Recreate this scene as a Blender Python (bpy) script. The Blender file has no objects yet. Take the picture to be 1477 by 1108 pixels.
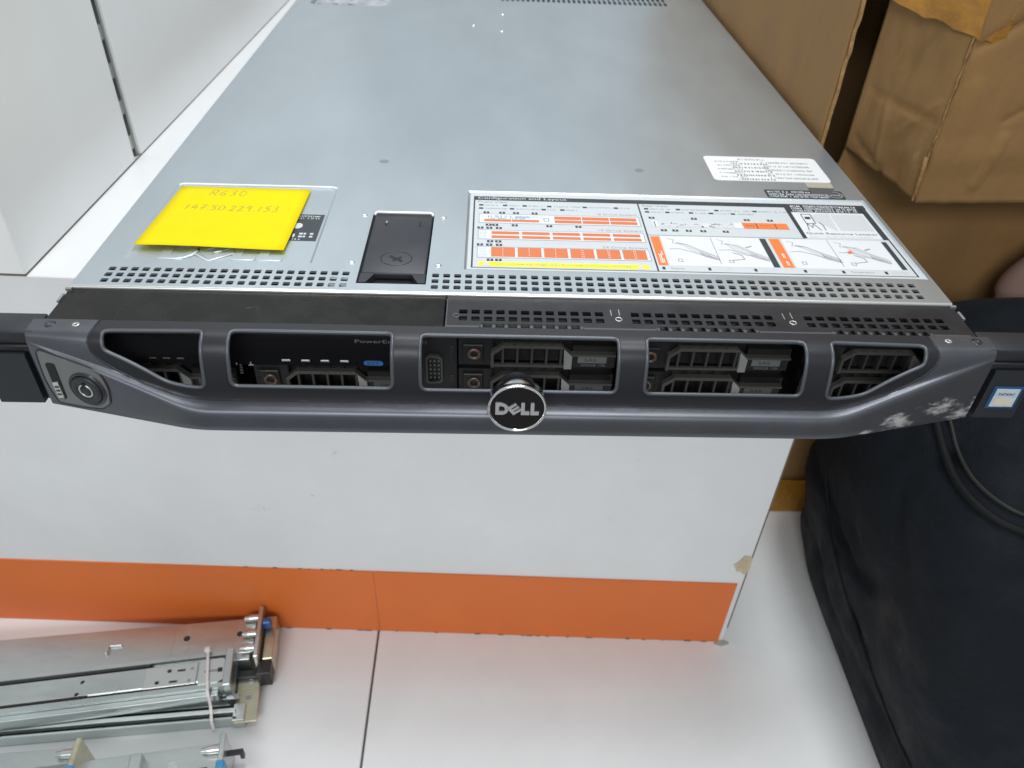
import bpy, bmesh, math, random
from mathutils import Vector, Matrix, noise
from mathutils.geometry import delaunay_2d_cdt
random.seed(7)
S = 0.001                      # all geometry below is written in millimetres
scn = bpy.context.scene
COL = scn.collection

# ------------------------------------------------------------------ camera
cam_d = bpy.data.cameras.new('camera'); cam = bpy.data.objects.new('camera', cam_d); COL.objects.link(cam)
cam.location = (-16.82*S, -326.81*S, 207.49*S)
cam.rotation_euler = (0.891528577, -0.0355063869, -0.0171386925)
cam_d.sensor_fit = 'HORIZONTAL'; cam_d.sensor_width = 36.0
cam_d.lens = 36.0*1130.9/1477.0
cam_d.clip_start = 0.01; cam_d.clip_end = 100
cam_d.dof.use_dof = True; cam_d.dof.focus_distance = 0.40; cam_d.dof.aperture_fstop = 13.0
scn.camera = cam
scn.render.resolution_x = 1024; scn.render.resolution_y = 768
# ------------------------------------------------------------------ world and lamps
w = bpy.data.worlds.new('World'); scn.world = w; w.use_nodes = True
bg = w.node_tree.nodes['Background']
bg.inputs[0].default_value = (0.90, 0.96, 1.0, 1); bg.inputs[1].default_value = 0.42
def lamp(name, loc, target, sx, sy, power, col):
    d = bpy.data.lights.new(name, 'AREA'); d.shape = 'RECTANGLE'; d.size = sx; d.size_y = sy
    d.energy = power; d.color = col
    o = bpy.data.objects.new(name, d); COL.objects.link(o); o.location = loc
    o.rotation_euler = (Vector(target)-Vector(loc)).to_track_quat('-Z', 'Y').to_euler()
    return o
lamp('ceiling_or_fill_lamp', (0.02, 0.95, 1.75), (0, 0.15, -0.1), 1.3, 0.35, 22, (0.95, 0.98, 1.0))
lamp('ceiling_or_fill_lamp', (-0.30, -1.9, 1.25), (0, 0.0, -0.2), 1.2, 0.45, 22.5, (0.98, 0.99, 1.0))  # added fill lamp, set low in front to light the vertical faces
lamp('ceiling_or_fill_lamp', (0.24, -0.14, 1.75), (0.2, -0.1, 0), 0.5, 0.16, 13, (0.97, 0.99, 1.0))
scn.view_settings.view_transform = 'Standard'; scn.view_settings.look = 'None'
scn.view_settings.exposure = 0.0; scn.view_settings.gamma = 1.0

# ------------------------------------------------------------------ materials
M = {}
FZ_ = -391
def mat(name, base, rough=0.5, metal=0.0, bump=0.0, bscale=200.0, var=0.0, vscale=30.0, stretch=(1,1,1), coat=0.0, spec=0.5, sheen=0.0, bump2=None):
    m = bpy.data.materials.new(name); m.use_nodes = True
    nt = m.node_tree; b = nt.nodes['Principled BSDF']
    b.inputs['Base Color'].default_value = (*base, 1); b.inputs['Roughness'].default_value = rough
    b.inputs['Metallic'].default_value = metal; b.inputs['Specular IOR Level'].default_value = spec
    b.inputs['Coat Weight'].default_value = coat
    b.inputs['Sheen Weight'].default_value = sheen
    if bump or var:
        g = nt.nodes.new('ShaderNodeNewGeometry'); mp = nt.nodes.new('ShaderNodeMapping')
        mp.inputs['Scale'].default_value = stretch
        nt.links.new(g.outputs['Position'], mp.inputs['Vector'])
        if bump:
            n = nt.nodes.new('ShaderNodeTexNoise'); n.inputs['Scale'].default_value = bscale; n.inputs['Detail'].default_value = 4
            bp = nt.nodes.new('ShaderNodeBump'); bp.inputs['Strength'].default_value = bump; bp.inputs['Distance'].default_value = 0.001
            nt.links.new(mp.outputs[0], n.inputs['Vector']); nt.links.new(n.outputs['Fac'], bp.inputs['Height'])
            nt.links.new(bp.outputs[0], b.inputs['Normal'])
            if bump2:
                n3 = nt.nodes.new('ShaderNodeTexNoise'); n3.inputs['Scale'].default_value = bump2[1]; n3.inputs['Detail'].default_value = 5
                n3.inputs['Distortion'].default_value = 0.15
                b3 = nt.nodes.new('ShaderNodeBump'); b3.inputs['Strength'].default_value = bump2[0]; b3.inputs['Distance'].default_value = bump2[2]
                nt.links.new(g.outputs['Position'], n3.inputs['Vector']); nt.links.new(n3.outputs['Fac'], b3.inputs['Height'])
                nt.links.new(b3.outputs[0], bp.inputs['Normal'])
        if var:
            n2 = nt.nodes.new('ShaderNodeTexNoise'); n2.inputs['Scale'].default_value = vscale; n2.inputs['Detail'].default_value = 6
            n2.inputs['Roughness'].default_value = 0.65
            cr = nt.nodes.new('ShaderNodeMapRange'); cr.inputs['From Min'].default_value = 0.3; cr.inputs['From Max'].default_value = 0.7
            cr.inputs['To Min'].default_value = 1-var; cr.inputs['To Max'].default_value = 1+var
            hsv = nt.nodes.new('ShaderNodeHueSaturation'); hsv.inputs['Color'].default_value = (*base, 1)
            nt.links.new(mp.outputs[0], n2.inputs['Vector']); nt.links.new(n2.outputs['Fac'], cr.inputs['Value'])
            nt.links.new(cr.outputs[0], hsv.inputs['Value']); nt.links.new(hsv.outputs[0], b.inputs['Base Color'])
            rr = nt.nodes.new('ShaderNodeMapRange'); rr.inputs['From Min'].default_value = 0.3; rr.inputs['From Max'].default_value = 0.7
            rr.inputs['To Min'].default_value = max(0.02, rough*(1-var)); rr.inputs['To Max'].default_value = min(1, rough*(1+var))
            nt.links.new(n2.outputs['Fac'], rr.inputs['Value']); nt.links.new(rr.outputs[0], b.inputs['Roughness'])
    M[name] = m
    return m
def add_marks(m, spots, col, nscale, lo, hi, soft=0.12, ragged=0.0):
    """wear marks with their own shape: ragged patches (centre mm, radii mm) mixed into the base colour"""
    nt = m.node_tree; b = nt.nodes['Principled BSDF']
    g = nt.nodes.new('ShaderNodeNewGeometry')
    n = nt.nodes.new('ShaderNodeTexNoise'); n.inputs['Scale'].default_value = nscale; n.inputs['Detail'].default_value = 6
    n.inputs['Roughness'].default_value = 0.7
    if ragged:
        mp = nt.nodes.new('ShaderNodeMapping'); mp.inputs['Rotation'].default_value = (0, 0.5, 0); mp.inputs['Scale'].default_value = (0.7, 0.7, 1.9)
        nt.links.new(g.outputs['Position'], mp.inputs['Vector']); nt.links.new(mp.outputs[0], n.inputs['Vector']); n.inputs['Detail'].default_value = 9
    else: nt.links.new(g.outputs['Position'], n.inputs['Vector'])
    tot = None
    for (c, r) in spots:
        s = nt.nodes.new('ShaderNodeVectorMath'); s.operation = 'SUBTRACT'; s.inputs[1].default_value = [v*S for v in c]
        nt.links.new(g.outputs['Position'], s.inputs[0])
        d = nt.nodes.new('ShaderNodeVectorMath'); d.operation = 'DIVIDE'; d.inputs[1].default_value = [v*S for v in r]
        nt.links.new(s.outputs[0], d.inputs[0])
        l = nt.nodes.new('ShaderNodeVectorMath'); l.operation = 'LENGTH'; nt.links.new(d.outputs[0], l.inputs[0])
        mr = nt.nodes.new('ShaderNodeMapRange'); mr.inputs['From Min'].default_value = 0.0; mr.inputs['From Max'].default_value = 1.0
        mr.inputs['To Min'].default_value = 1.0; mr.inputs['To Max'].default_value = 0.0
        nt.links.new(l.outputs['Value'], mr.inputs['Value'])
        if tot is None: tot = mr.outputs[0]
        else:
            mx = nt.nodes.new('ShaderNodeMath'); mx.operation = 'MAXIMUM'
            nt.links.new(tot, mx.inputs[0]); nt.links.new(mr.outputs[0], mx.inputs[1]); tot = mx.outputs[0]
    if ragged:
        sc_ = nt.nodes.new('ShaderNodeMath'); sc_.operation = 'MULTIPLY'; sc_.inputs[1].default_value = ragged; nt.links.new(tot, sc_.inputs[0]); tot = sc_.outputs[0]
    mul = nt.nodes.new('ShaderNodeMath'); mul.operation = 'ADD' if ragged else 'MULTIPLY'; nt.links.new(tot, mul.inputs[0]); nt.links.new(n.outputs['Fac'], mul.inputs[1])
    th = nt.nodes.new('ShaderNodeMapRange'); th.inputs['From Min'].default_value = lo; th.inputs['From Max'].default_value = lo+soft
    th.inputs['To Max'].default_value = hi
    nt.links.new(mul.outputs[0], th.inputs['Value'])
    mix = nt.nodes.new('ShaderNodeMix'); mix.data_type = 'RGBA'
    nt.links.new(th.outputs[0], mix.inputs['Factor']); mix.inputs['B'].default_value = (*col, 1)
    src = b.inputs['Base Color']
    if src.is_linked: nt.links.new(src.links[0].from_socket, mix.inputs['A'])
    else: mix.inputs['A'].default_value = src.default_value
    nt.links.new(mix.outputs['Result'], b.inputs['Base Color'])
    mm = b.inputs['Metallic'].default_value
    if mm > 0:
        ml = nt.nodes.new('ShaderNodeMapRange'); ml.inputs['From Max'].default_value = hi
        ml.inputs['To Min'].default_value = mm; ml.inputs['To Max'].default_value = 0
        nt.links.new(th.outputs[0], ml.inputs['Value']); nt.links.new(ml.outputs[0], b.inputs['Metallic'])

mat('lid_steel', (0.565, 0.632, 0.675), 0.36, 0.82, bump=0.05, bscale=1300, var=0.045, vscale=18, stretch=(1, 0.4, 1))
mat('raw_edge', (0.80, 0.80, 0.77), 0.30, 0.85)
mat('chassis_steel', (0.42, 0.44, 0.46), 0.42, 0.8)
mat('inside', (0.05, 0.055, 0.055), 0.55, 0.2, var=0.6, vscale=120)
mat('black_void', (0.008, 0.008, 0.009), 0.7)
mat('black_plastic', (0.026, 0.030, 0.036), 0.42, bump=0.05, bscale=2500, var=0.12, vscale=80)
mat('strip_plastic', (0.009, 0.0085, 0.008), 0.28, var=0.3, vscale=40, spec=0.35)
mat('strip_vent', (0.015, 0.016, 0.020), 0.42, 0.1, var=0.15, vscale=60)
mat('bezel_dark', (0.016, 0.017, 0.022), 0.40, 0.15, bump=0.06, bscale=3000)
mat('bezel_rim', (0.10, 0.11, 0.125), 0.38, 0.4)  # paler than the frame, window rim highlights are put into this colour
mat('bezel_paint', (0.128, 0.135, 0.152), 0.40, 0.80, bump=0.05, bscale=3000, var=0.06, vscale=60)
mat('lock_plate', (0.20, 0.205, 0.20), 0.40, 0.6)
mat('lock_dark', (0.045, 0.047, 0.052), 0.25, 0.4)
mat('ear_black', (0.018, 0.021, 0.027), 0.45, bump=0.04, bscale=2500)
mat('chrome', (0.92, 0.93, 0.94), 0.16, 1.0)
mat('letter_silver', (0.70, 0.71, 0.73), 0.28, 0.6)
mat('edge_highlight', (0.88, 0.90, 0.90), 0.35, 0.25)  # near-white, low metal: highlights of pressed edges put into the colour
mat('dust', (0.42, 0.40, 0.37), 0.9, var=0.2, vscale=200)
mat('badge_black', (0.006, 0.006, 0.008), 0.12, coat=0.5)
mat('drive_black', (0.012, 0.012, 0.013), 0.4)
mat('drive_grey', (0.12, 0.12, 0.105), 0.36, 0.5)
mat('drive_silver', (0.52, 0.55, 0.52), 0.3, 0.6)
mat('drive_fin', (0.075, 0.075, 0.07), 0.4, 0.5)
mat('bronze_ring', (0.20, 0.13, 0.105), 0.35, 0.7)
mat('drive_tag', (0.13, 0.14, 0.14), 0.5)
mat('tag_ink', (0.03, 0.03, 0.03), 0.6)
mat('pale_ink', (0.45, 0.46, 0.47), 0.6)
mat('blank_gloss', (0.010, 0.010, 0.012), 0.15, coat=0.4)
mat('grey_ink', (0.16, 0.16, 0.17), 0.5)
mat('tag_blue', (0.035, 0.15, 0.42), 0.4)
mat('label_base', (0.56, 0.60, 0.62), 0.45)
mat('label_white', (0.70, 0.725, 0.745), 0.45)
mat('label_black', (0.035, 0.045, 0.055), 0.45)
mat('label_grey', (0.30, 0.32, 0.34), 0.5)
mat('label_mid', (0.58, 0.60, 0.62), 0.5)
mat('label_orange', (0.66, 0.18, 0.065), 0.45)
mat('label_vivid', (0.80, 0.20, 0.05), 0.45)
mat('label_yellow', (0.85, 0.80, 0.03), 0.45)
mat('label_blue', (0.22, 0.36, 0.58), 0.45)
mat('sticker_white', (0.78, 0.79, 0.80), 0.4)
mat('tape_clear', (0.42, 0.40, 0.33), 0.3)
mat('tape_dark', (0.10, 0.10, 0.10), 0.4)
mat('note_yellow', (0.80, 0.645, 0.006), 0.7, bump=0.05, bscale=500, spec=0.1, var=0.025, vscale=40, bump2=(0.35, 14, 0.003))
mat('pen', (0.42, 0.35, 0.03), 0.7)
mat('xeon_blue', (0.015, 0.09, 0.20), 0.3)
mat('xeon_white', (0.55, 0.62, 0.68), 0.3, var=0.15, vscale=300)
mat('xeon_gold', (0.70, 0.66, 0.50), 0.3)
mat('laminate', (0.76, 0.77, 0.775), 0.34, var=0.045, vscale=9, spec=0.45)
mat('wall_paint', (0.84, 0.85, 0.845), 0.40, var=0.03, vscale=7)
mat('seam', (0.16, 0.13, 0.10), 0.8)
mat('tile', (0.855, 0.872, 0.872), 0.22, var=0.04, vscale=9, spec=0.28)
mat('grout', (0.12, 0.11, 0.10), 0.9)
mat('orange', (0.74, 0.170, 0.030), 0.45, var=0.05, vscale=10)
mat('cardboard', (0.262, 0.146, 0.052), 0.9, bump=0.3, bscale=260, var=0.10, vscale=18, stretch=(1.6, 1.6, 0.35), bump2=(0.45, 13, 0.006))
mat('cardboard_edge', (0.33, 0.19, 0.075), 0.9, bump=0.8, bscale=500, var=0.3, vscale=300)
mat('brown_tape', (0.36, 0.165, 0.022), 0.20, bump=0.8, bscale=70, var=0.25, vscale=40, bump2=(1.0, 35, 0.006))
mat('bag_cloth', (0.0045, 0.0075, 0.0115), 0.75, bump=0.6, bscale=1400, var=0.3, vscale=25, sheen=0.02, spec=0.22, bump2=(0.7, 18, 0.008))
mat('bag_piping', (0.004, 0.005, 0.006), 0.7, spec=0.25)
mat('zip_grey', (0.016, 0.016, 0.016), 0.5, spec=0.3)
mat('pink_cloth', (0.30, 0.19, 0.155), 0.8, var=0.1, vscale=25)
mat('zinc', (0.58, 0.62, 0.61), 0.30, 0.92, bump=0.05, bscale=400, var=0.12, vscale=50, stretch=(0.3, 1, 1))
mat('zinc_bright', (0.68, 0.70, 0.68), 0.28, 0.92)
mat('zinc_gold', (0.60, 0.57, 0.42), 0.30, 0.85, var=0.15, vscale=80)
mat('rail_dark', (0.04, 0.04, 0.038), 0.45, 0.3)
mat('latch_blue', (0.03, 0.10, 0.30), 0.35)
mat('latch_cyan', (0.06, 0.28, 0.52), 0.35)
mat('tie_white', (0.80, 0.76, 0.72), 0.4)
mat('stain', (0.55, 0.47, 0.32), 0.7, var=0.2, vscale=150)
mat('slot_metal', (0.38, 0.39, 0.38), 0.4, 0.7)
mat('slot_dark', (0.035, 0.035, 0.03), 0.6)
mat('sticker_mid', (0.35, 0.36, 0.40), 0.5, var=0.5, vscale=150)
mat('scratch', (0.66, 0.70, 0.72), 0.3, 0.8)
mat('weld', (0.34, 0.38, 0.40), 0.42, 0.8)
add_marks(M['bezel_paint'], [((182, -48, -37), (17, 16, 10)), ((205, -43, -32), (20, 16, 10)), ((217, -39, -38), (14, 12, 9)), ((222.5, -38, -33), (4, 6, 12)), ((166, -52, -41), (7, 6, 3))], (0.58, 0.56, 0.55), 190, 0.72, 0.72, 0.20, ragged=0.46)
add_marks(M['laminate'], [((-90, 72, -130), (14, 20, 14)), ((-40, 70, -125), (12, 20, 8)), ((-120, 72, -180), (25, 20, 30)), ((-180, 74, -240), (60, 20, 20))], (0.45, 0.45, 0.43), 420, 0.47, 0.35, 0.06)
add_marks(M['laminate'], [((0, 0, -200), (9000, 9000, 9000))], (0.34, 0.32, 0.29), 95, 0.695, 0.7, 0.03)
add_marks(M['tile'], [((0, 0, FZ_), (9000, 9000, 9000))], (0.36, 0.33, 0.30), 75, 0.70, 0.7, 0.03)
add_marks(M['lid_steel'], [((0, 300, 0), (9000, 9000, 9000))], (0.70, 0.72, 0.73), 210, 0.715, 0.5, 0.03)
add_marks(M['strip_plastic'], [((-130, -14, -2), (120, 30, 10))], (0.20, 0.18, 0.16), 900, 0.56, 0.6, 0.05)
add_marks(M['cardboard'], [((262, 160, 20), (18, 16, 60)), ((285, 152, 60), (60, 20, 90)), ((300, 152, -5), (50, 20, 25))], (0.36, 0.25, 0.13), 55, 0.42, 0.45, 0.12)
add_marks(M['bag_cloth'], [((267, 40, -279), (10, 9, 9)), ((268, 20, -290), (8, 30, 10))], (0.16, 0.16, 0.17), 260, 0.46, 0.6, 0.08)

# ------------------------------------------------------------------ mesh helpers
class MB:
    def __init__(s): s.v = []; s.f = []; s.sm = []
    def add(s, vs, fs, smooth=False, mtx=None):
        o = len(s.v)
        for p in vs:
            p = Vector(p)
            s.v.append(mtx @ p if mtx is not None else p)
        for f in fs: s.f.append(tuple(o+i for i in f)); s.sm.append(smooth)
        return s
    def box(s, x0, x1, y0, y1, z0, z1, bev=0.0, mtx=None, seg=1):
        if bev <= 0:
            vs = [(x0,y0,z0),(x1,y0,z0),(x1,y1,z0),(x0,y1,z0),(x0,y0,z1),(x1,y0,z1),(x1,y1,z1),(x0,y1,z1)]
            fs = [(0,3,2,1),(4,5,6,7),(0,1,5,4),(1,2,6,5),(2,3,7,6),(3,0,4,7)]
            return s.add(vs, fs, False, mtx)
        bm = bmesh.new(); bmesh.ops.create_cube(bm, size=1)
        for v in bm.verts:
            v.co = Vector(((x0+x1)/2+v.co.x*(x1-x0), (y0+y1)/2+v.co.y*(y1-y0), (z0+z1)/2+v.co.z*(z1-z0)))
        bmesh.ops.bevel(bm, geom=bm.edges[:], offset=bev, segments=seg, profile=0.5, affect='EDGES')
        bm.verts.index_update()
        s.add([v.co.copy() for v in bm.verts], [[v.index for v in f.verts] for f in bm.faces], seg > 1, mtx); bm.free(); return s
    def prism(s, pts, d0, d1, axes=(0, 1, 2), mtx=None):
        """pts: polygon in (a,b); extruded along c from d0 to d1; axes gives world axis of a,b,c"""
        n = len(pts); vs = []
        for d in (d0, d1):
            for a, b in pts:
                q = [0, 0, 0]; q[axes[0]] = a; q[axes[1]] = b; q[axes[2]] = d; vs.append(q)
        fs = [tuple(range(n))[::-1], tuple(range(n, 2*n))] + [(i, (i+1) % n, n+(i+1) % n, n+i) for i in range(n)]
        return s.add(vs, fs, False, mtx)
    def cyl(s, c, d, r, h, n=20, r2=None, smooth=True, mtx=None):
        d = Vector(d).normalized(); c = Vector(c)
        a = d.orthogonal().normalized(); b = d.cross(a); r2 = r if r2 is None else r2
        vs = []
        for k, rr in ((0, r), (h, r2)):
            for i in range(n):
                t = 2*math.pi*i/n; vs.append(c+d*k+a*rr*math.cos(t)+b*rr*math.sin(t))
        s.add(vs, [(i, (i+1) % n, n+(i+1) % n, n+i) for i in range(n)], smooth, mtx)
        s.add([v for v in vs[:n]], [tuple(range(n))[::-1]], False, mtx); s.add([v for v in vs[n:]], [tuple(range(n))], False, mtx)
        return s
    def lathe(s, c, d, prof, n=48, up=None):
        """prof: list of (radius, height along d)"""
        d = Vector(d).normalized(); c = Vector(c); a = (Vector(up) if up else d.orthogonal()).normalized(); b = d.cross(a)
        vs = []
        for r, h in prof:
            for i in range(n):
                t = 2*math.pi*i/n; vs.append(c+d*h+a*r*math.cos(t)+b*r*math.sin(t))
        fs = []
        for k in range(len(prof)-1):
            for i in range(n):
                j = (i+1) % n; fs.append((k*n+i, k*n+j, (k+1)*n+j, (k+1)*n+i))
        return s.add(vs, fs, True)
    def tube(s, pts, r, n=8, closed=False, smooth=True, mtx=None):
        pts = [Vector(p) for p in pts]; m = len(pts); vs = []; prev = None
        for i in range(m):
            if closed: t = pts[(i+1) % m]-pts[i-1]
            else: t = pts[min(i+1, m-1)]-pts[max(i-1, 0)]
            t.normalize()
            a = t.orthogonal().normalized() if prev is None else (prev-t*prev.dot(t)).normalized()
            prev = a; b = t.cross(a)
            for k in range(n):
                q = 2*math.pi*k/n; vs.append(pts[i]+a*r*math.cos(q)+b*r*math.sin(q))
        fs = []
        for i in range(m if closed else m-1):
            j = (i+1) % m
            for k in range(n): fs.append((i*n+k, i*n+(k+1) % n, j*n+(k+1) % n, j*n+k))
        if not closed: fs += [tuple(range(n))[::-1], tuple((m-1)*n+k for k in range(n))]
        return s.add(vs, fs, smooth, mtx)
    def rect(s, x0, y0, x1, y1, z): return s.add([(x0,y0,z),(x1,y0,z),(x1,y1,z),(x0,y1,z)], [(0,1,2,3)])
    def quad(s, a, b, c, d): return s.add([a, b, c, d], [(0,1,2,3)])
    def poly(s, pts, z): return s.add([(x, y, z) for x, y in pts], [tuple(range(len(pts)))])
    def ribbon(s, pts, wd, z):
        for (a, b) in zip(pts[:-1], pts[1:]):
            dx, dy = b[0]-a[0], b[1]-a[1]; l = math.hypot(dx, dy) or 1; nx, ny = -dy/l*wd/2, dx/l*wd/2
            ex, ey = dx/l*wd*0.3, dy/l*wd*0.3
            s.add([(a[0]+nx-ex, a[1]+ny-ey, z), (a[0]-nx-ex, a[1]-ny-ey, z), (b[0]-nx+ex, b[1]-ny+ey, z), (b[0]+nx+ex, b[1]+ny+ey, z)], [(0,1,2,3)])
        return s
    def build(s, name, material, parent=None, kind=None, label=None, recalc=True):
        lo = Vector([min(v[i] for v in s.v) for i in range(3)]); hi = Vector([max(v[i] for v in s.v) for i in range(3)])
        c = (lo+hi)/2
        me = bpy.data.meshes.new(name); me.from_pydata([tuple((v-c)*S) for v in s.v], [], s.f)
        me.polygons.foreach_set('use_smooth', s.sm)
        if recalc:
            bm = bmesh.new(); bm.from_mesh(me); bmesh.ops.recalc_face_normals(bm, faces=bm.faces[:]); bm.to_mesh(me); bm.free()
        me.materials.append(M[material] if isinstance(material, str) else material)
        me.update()
        o = bpy.data.objects.new(name, me); COL.objects.link(o); o.location = c*S
        if parent is not None: attach(o, parent)
        if kind: o['kind'] = kind
        if label: o['label'] = label
        return o
def world_of(o):
    m = Matrix.LocRotScale(o.location, o.rotation_euler, o.scale)
    if o.parent is not None: m = world_of(o.parent) @ o.matrix_parent_inverse @ m
    return m
def attach(o, parent): o.parent = parent; o.matrix_parent_inverse = world_of(parent).inverted()
def thing(name, loc, label, cat, group=None, rz=0.0):
    o = bpy.data.objects.new(name, None); COL.objects.link(o); o.location = Vector(loc)*S; o.rotation_euler = (0, 0, rz)
    o.empty_display_size = 0.02
    tag(o, label, cat, group); return o
def tag(o, label, cat, group=None):
    o['label'] = label; o['category'] = cat
    if group: o['group'] = group
    return o
def text_polys(st, x0, y0, x1, y1):
    """flat text fitted to the rectangle x0..x1, y0..y1"""
    cu = bpy.data.curves.new('lettering', 'FONT'); cu.body = st; cu.resolution_u = 3
    o = bpy.data.objects.new('lettering', cu); COL.objects.link(o)
    dg = bpy.context.evaluated_depsgraph_get(); me = bpy.data.meshes.new_from_object(o.evaluated_get(dg))
    vs = [v.co.copy() for v in me.vertices]; fs = [tuple(p.vertices) for p in me.polygons]
    bpy.data.objects.remove(o); bpy.data.curves.remove(cu); bpy.data.meshes.remove(me)
    ax, bx = min(v.x for v in vs), max(v.x for v in vs); ay, by = min(v.y for v in vs), max(v.y for v in vs)
    return [((v.x-ax)/(bx-ax)*(x1-x0)+x0, (v.y-ay)/(by-ay)*(y1-y0)+y0) for v in vs], fs
def put_text(mb, st, x0, y0, x1, y1, z):
    v, f = text_polys(st, x0, y0, x1, y1); mb.add([(a, b, z) for a, b in v], f)
def put_text_vert(mb, st, x0, z0, x1, z1, y):
    v, f = text_polys(st, x0, z0, x1, z1); mb.add([(a, y, b) for a, b in v], f)
def greek(mb, x0, y0, x1, y1, z, cw=0.7, gap=0.25, rng=random):
    """illegible print: a run of broken strokes"""
    x = x0
    while x < x1-cw*0.5:
        if rng.random() < 0.13: x += cw*0.9; continue
        ww = cw*(0.5+0.6*rng.random()); h = (y1-y0)
        k = rng.random()
        if k < 0.4: mb.rect(x, y0, min(x+ww, x1), y0+h*0.35, z); mb.rect(x, y0+h*0.62, min(x+ww, x1), y1, z)
        elif k < 0.75: mb.rect(x, y0, min(x+ww*0.5, x1), y1, z)
        else: mb.rect(x, y0, min(x+ww, x1), y0+h*0.75, z)
        x += ww+gap

# ================================================================== THE SETTING
YAW = -0.0316076
CU = Matrix.Translation((-270, 76.5, 0)) @ Matrix.Rotation(YAW, 4, 'Z')   # counter frame: u along its front, v into it
FZ = -391.0

floor = MB().box(-1500, 1700, -1300, 1500, FZ-30, FZ-2.2).build('floor', 'grout', kind='structure')
for ix, (xa, xb) in enumerate([(-1304.6, -704.6), (-704.6, -104.6), (-104.6, 495.4), (495.4, 1095.4)]):
    for iy, (ya, yb) in enumerate([(-330, 270), (270, 870)]):
        if xb > 1000 and ya < 0: continue
        MB().box(xa+0.9, xb-0.9, ya+0.9, yb-0.9, FZ-10, FZ, bev=0.7).build('tile', 'tile', floor)

MB().box(-1303.7, -705.5, -929.1, -330.9, FZ-10, FZ, bev=0.7).build('tile', 'tile', floor)  # tile added out of view so the bezel's left corner reflects white
# counter
counter = thing('display_counter', (-70, 300, FZ), 'white laminate counter with an orange strip along its foot', 'counter', rz=YAW)
MB().box(-330, 465.5, 0, 1100, FZ+0.5, -43.0, bev=0.6, mtx=CU).build('body', 'laminate', counter)
sk = MB().box(-330, 166.6, -1.2, -0.1, FZ+0.3, -309.6, mtx=CU).build('skirting_strip', 'orange', counter)
sk2 = MB().box(167.0, 460.8, -1.2, -0.1, FZ+0.3, -309.6, mtx=CU).build('skirting_strip', 'orange', counter)
sd = MB()
rg = random.Random(3)
for i in range(22):
    u = 60+rg.random()*400; sd.box(u, u+1+rg.random()*5, -1.7, -1.25, FZ+0.2, FZ+0.4+rg.random()**3*1.4, mtx=CU)
for i in range(12):
    u = 60+rg.random()*90; sd.box(u, u+0.6+rg.random()*3, -0.6, -0.05, -309.5, -309.3+rg.random()**3*0.5, mtx=CU)
sd.build('dirt_line', 'seam', counter, kind='stuff')
MB().box(465.2, 465.9, -0.5, 0.3, FZ+20, -150, mtx=CU).build('edge_joint', 'seam', counter)
st = []
for i in range(16):
    a = 2*math.pi*i/16; r = 10*(0.75+0.5*rg.random()); st.append((462+r*0.75*math.cos(a), -286+r*1.1*math.sin(a)))
st = [(min(u, 466.1), z) for u, z in st]
MB().prism(st, -0.9, -0.2, axes=(0, 2, 1), mtx=CU).build('tape_scrap', 'stain', counter)
st = [(463+9*math.cos(a)*(0.4+0.7*rg.random()), -2+4*math.sin(a)*(0.4+0.8*rg.random())) for a in [2*math.pi*i/12 for i in range(12)]]
MB().prism(st, FZ+0.1, FZ+0.5, mtx=CU).build('dust_clump', 'dust', counter)

# partition wall standing on the counter's left end
wall = thing('partition_wall', (-420, 400, -43), 'white painted wall with a slotted metal upright, left of the server', 'wall', rz=YAW)
wb = MB()
V0, V1 = 166.0, 178.0
wb.box(-330, -17.2, 0, V0, -42.6, 520, bev=0.8, mtx=CU); wb.box(-330, -17.2, V1, 1100, -42.6, 520, bev=0.5, mtx=CU)
wb.box(-330, -24, V0-1, V1+1, -42.6, 520, mtx=CU)
wb.build('wall_panel', 'wall_paint', wall)
up = MB(); up.box(-23.9, -19.5, V0+0.1, V0+3.0, -42, 520, mtx=CU).box(-23.9, -19.5, V1-3.0, V1-0.1, -42, 520, mtx=CU)
z = -36
while z < 515:
    up.box(-23.9, -19.8, V0+3.0, V1-3.0, z, z+10, mtx=CU); z += 26
up.build('slotted_upright', 'slot_metal', wall)
MB().box(-23.95, -22.8, V0+2.5, V1-2.5, -42, 520, mtx=CU).build('slot_back', 'slot_dark', wall)
MB().box(-330, -17.4, -0.25, 0.4, -43.2, -42.4, mtx=CU).box(-17.9, -17.0, 0.3, 1090, -43.1, -42.2, mtx=CU).build('base_joint', 'seam', wall)

# ================================================================== SERVER
srv = thing('rack_server', (0, 300, -43), 'grey steel one unit rack server with a dark windowed front bezel', 'server')
HX = 217.0
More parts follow.
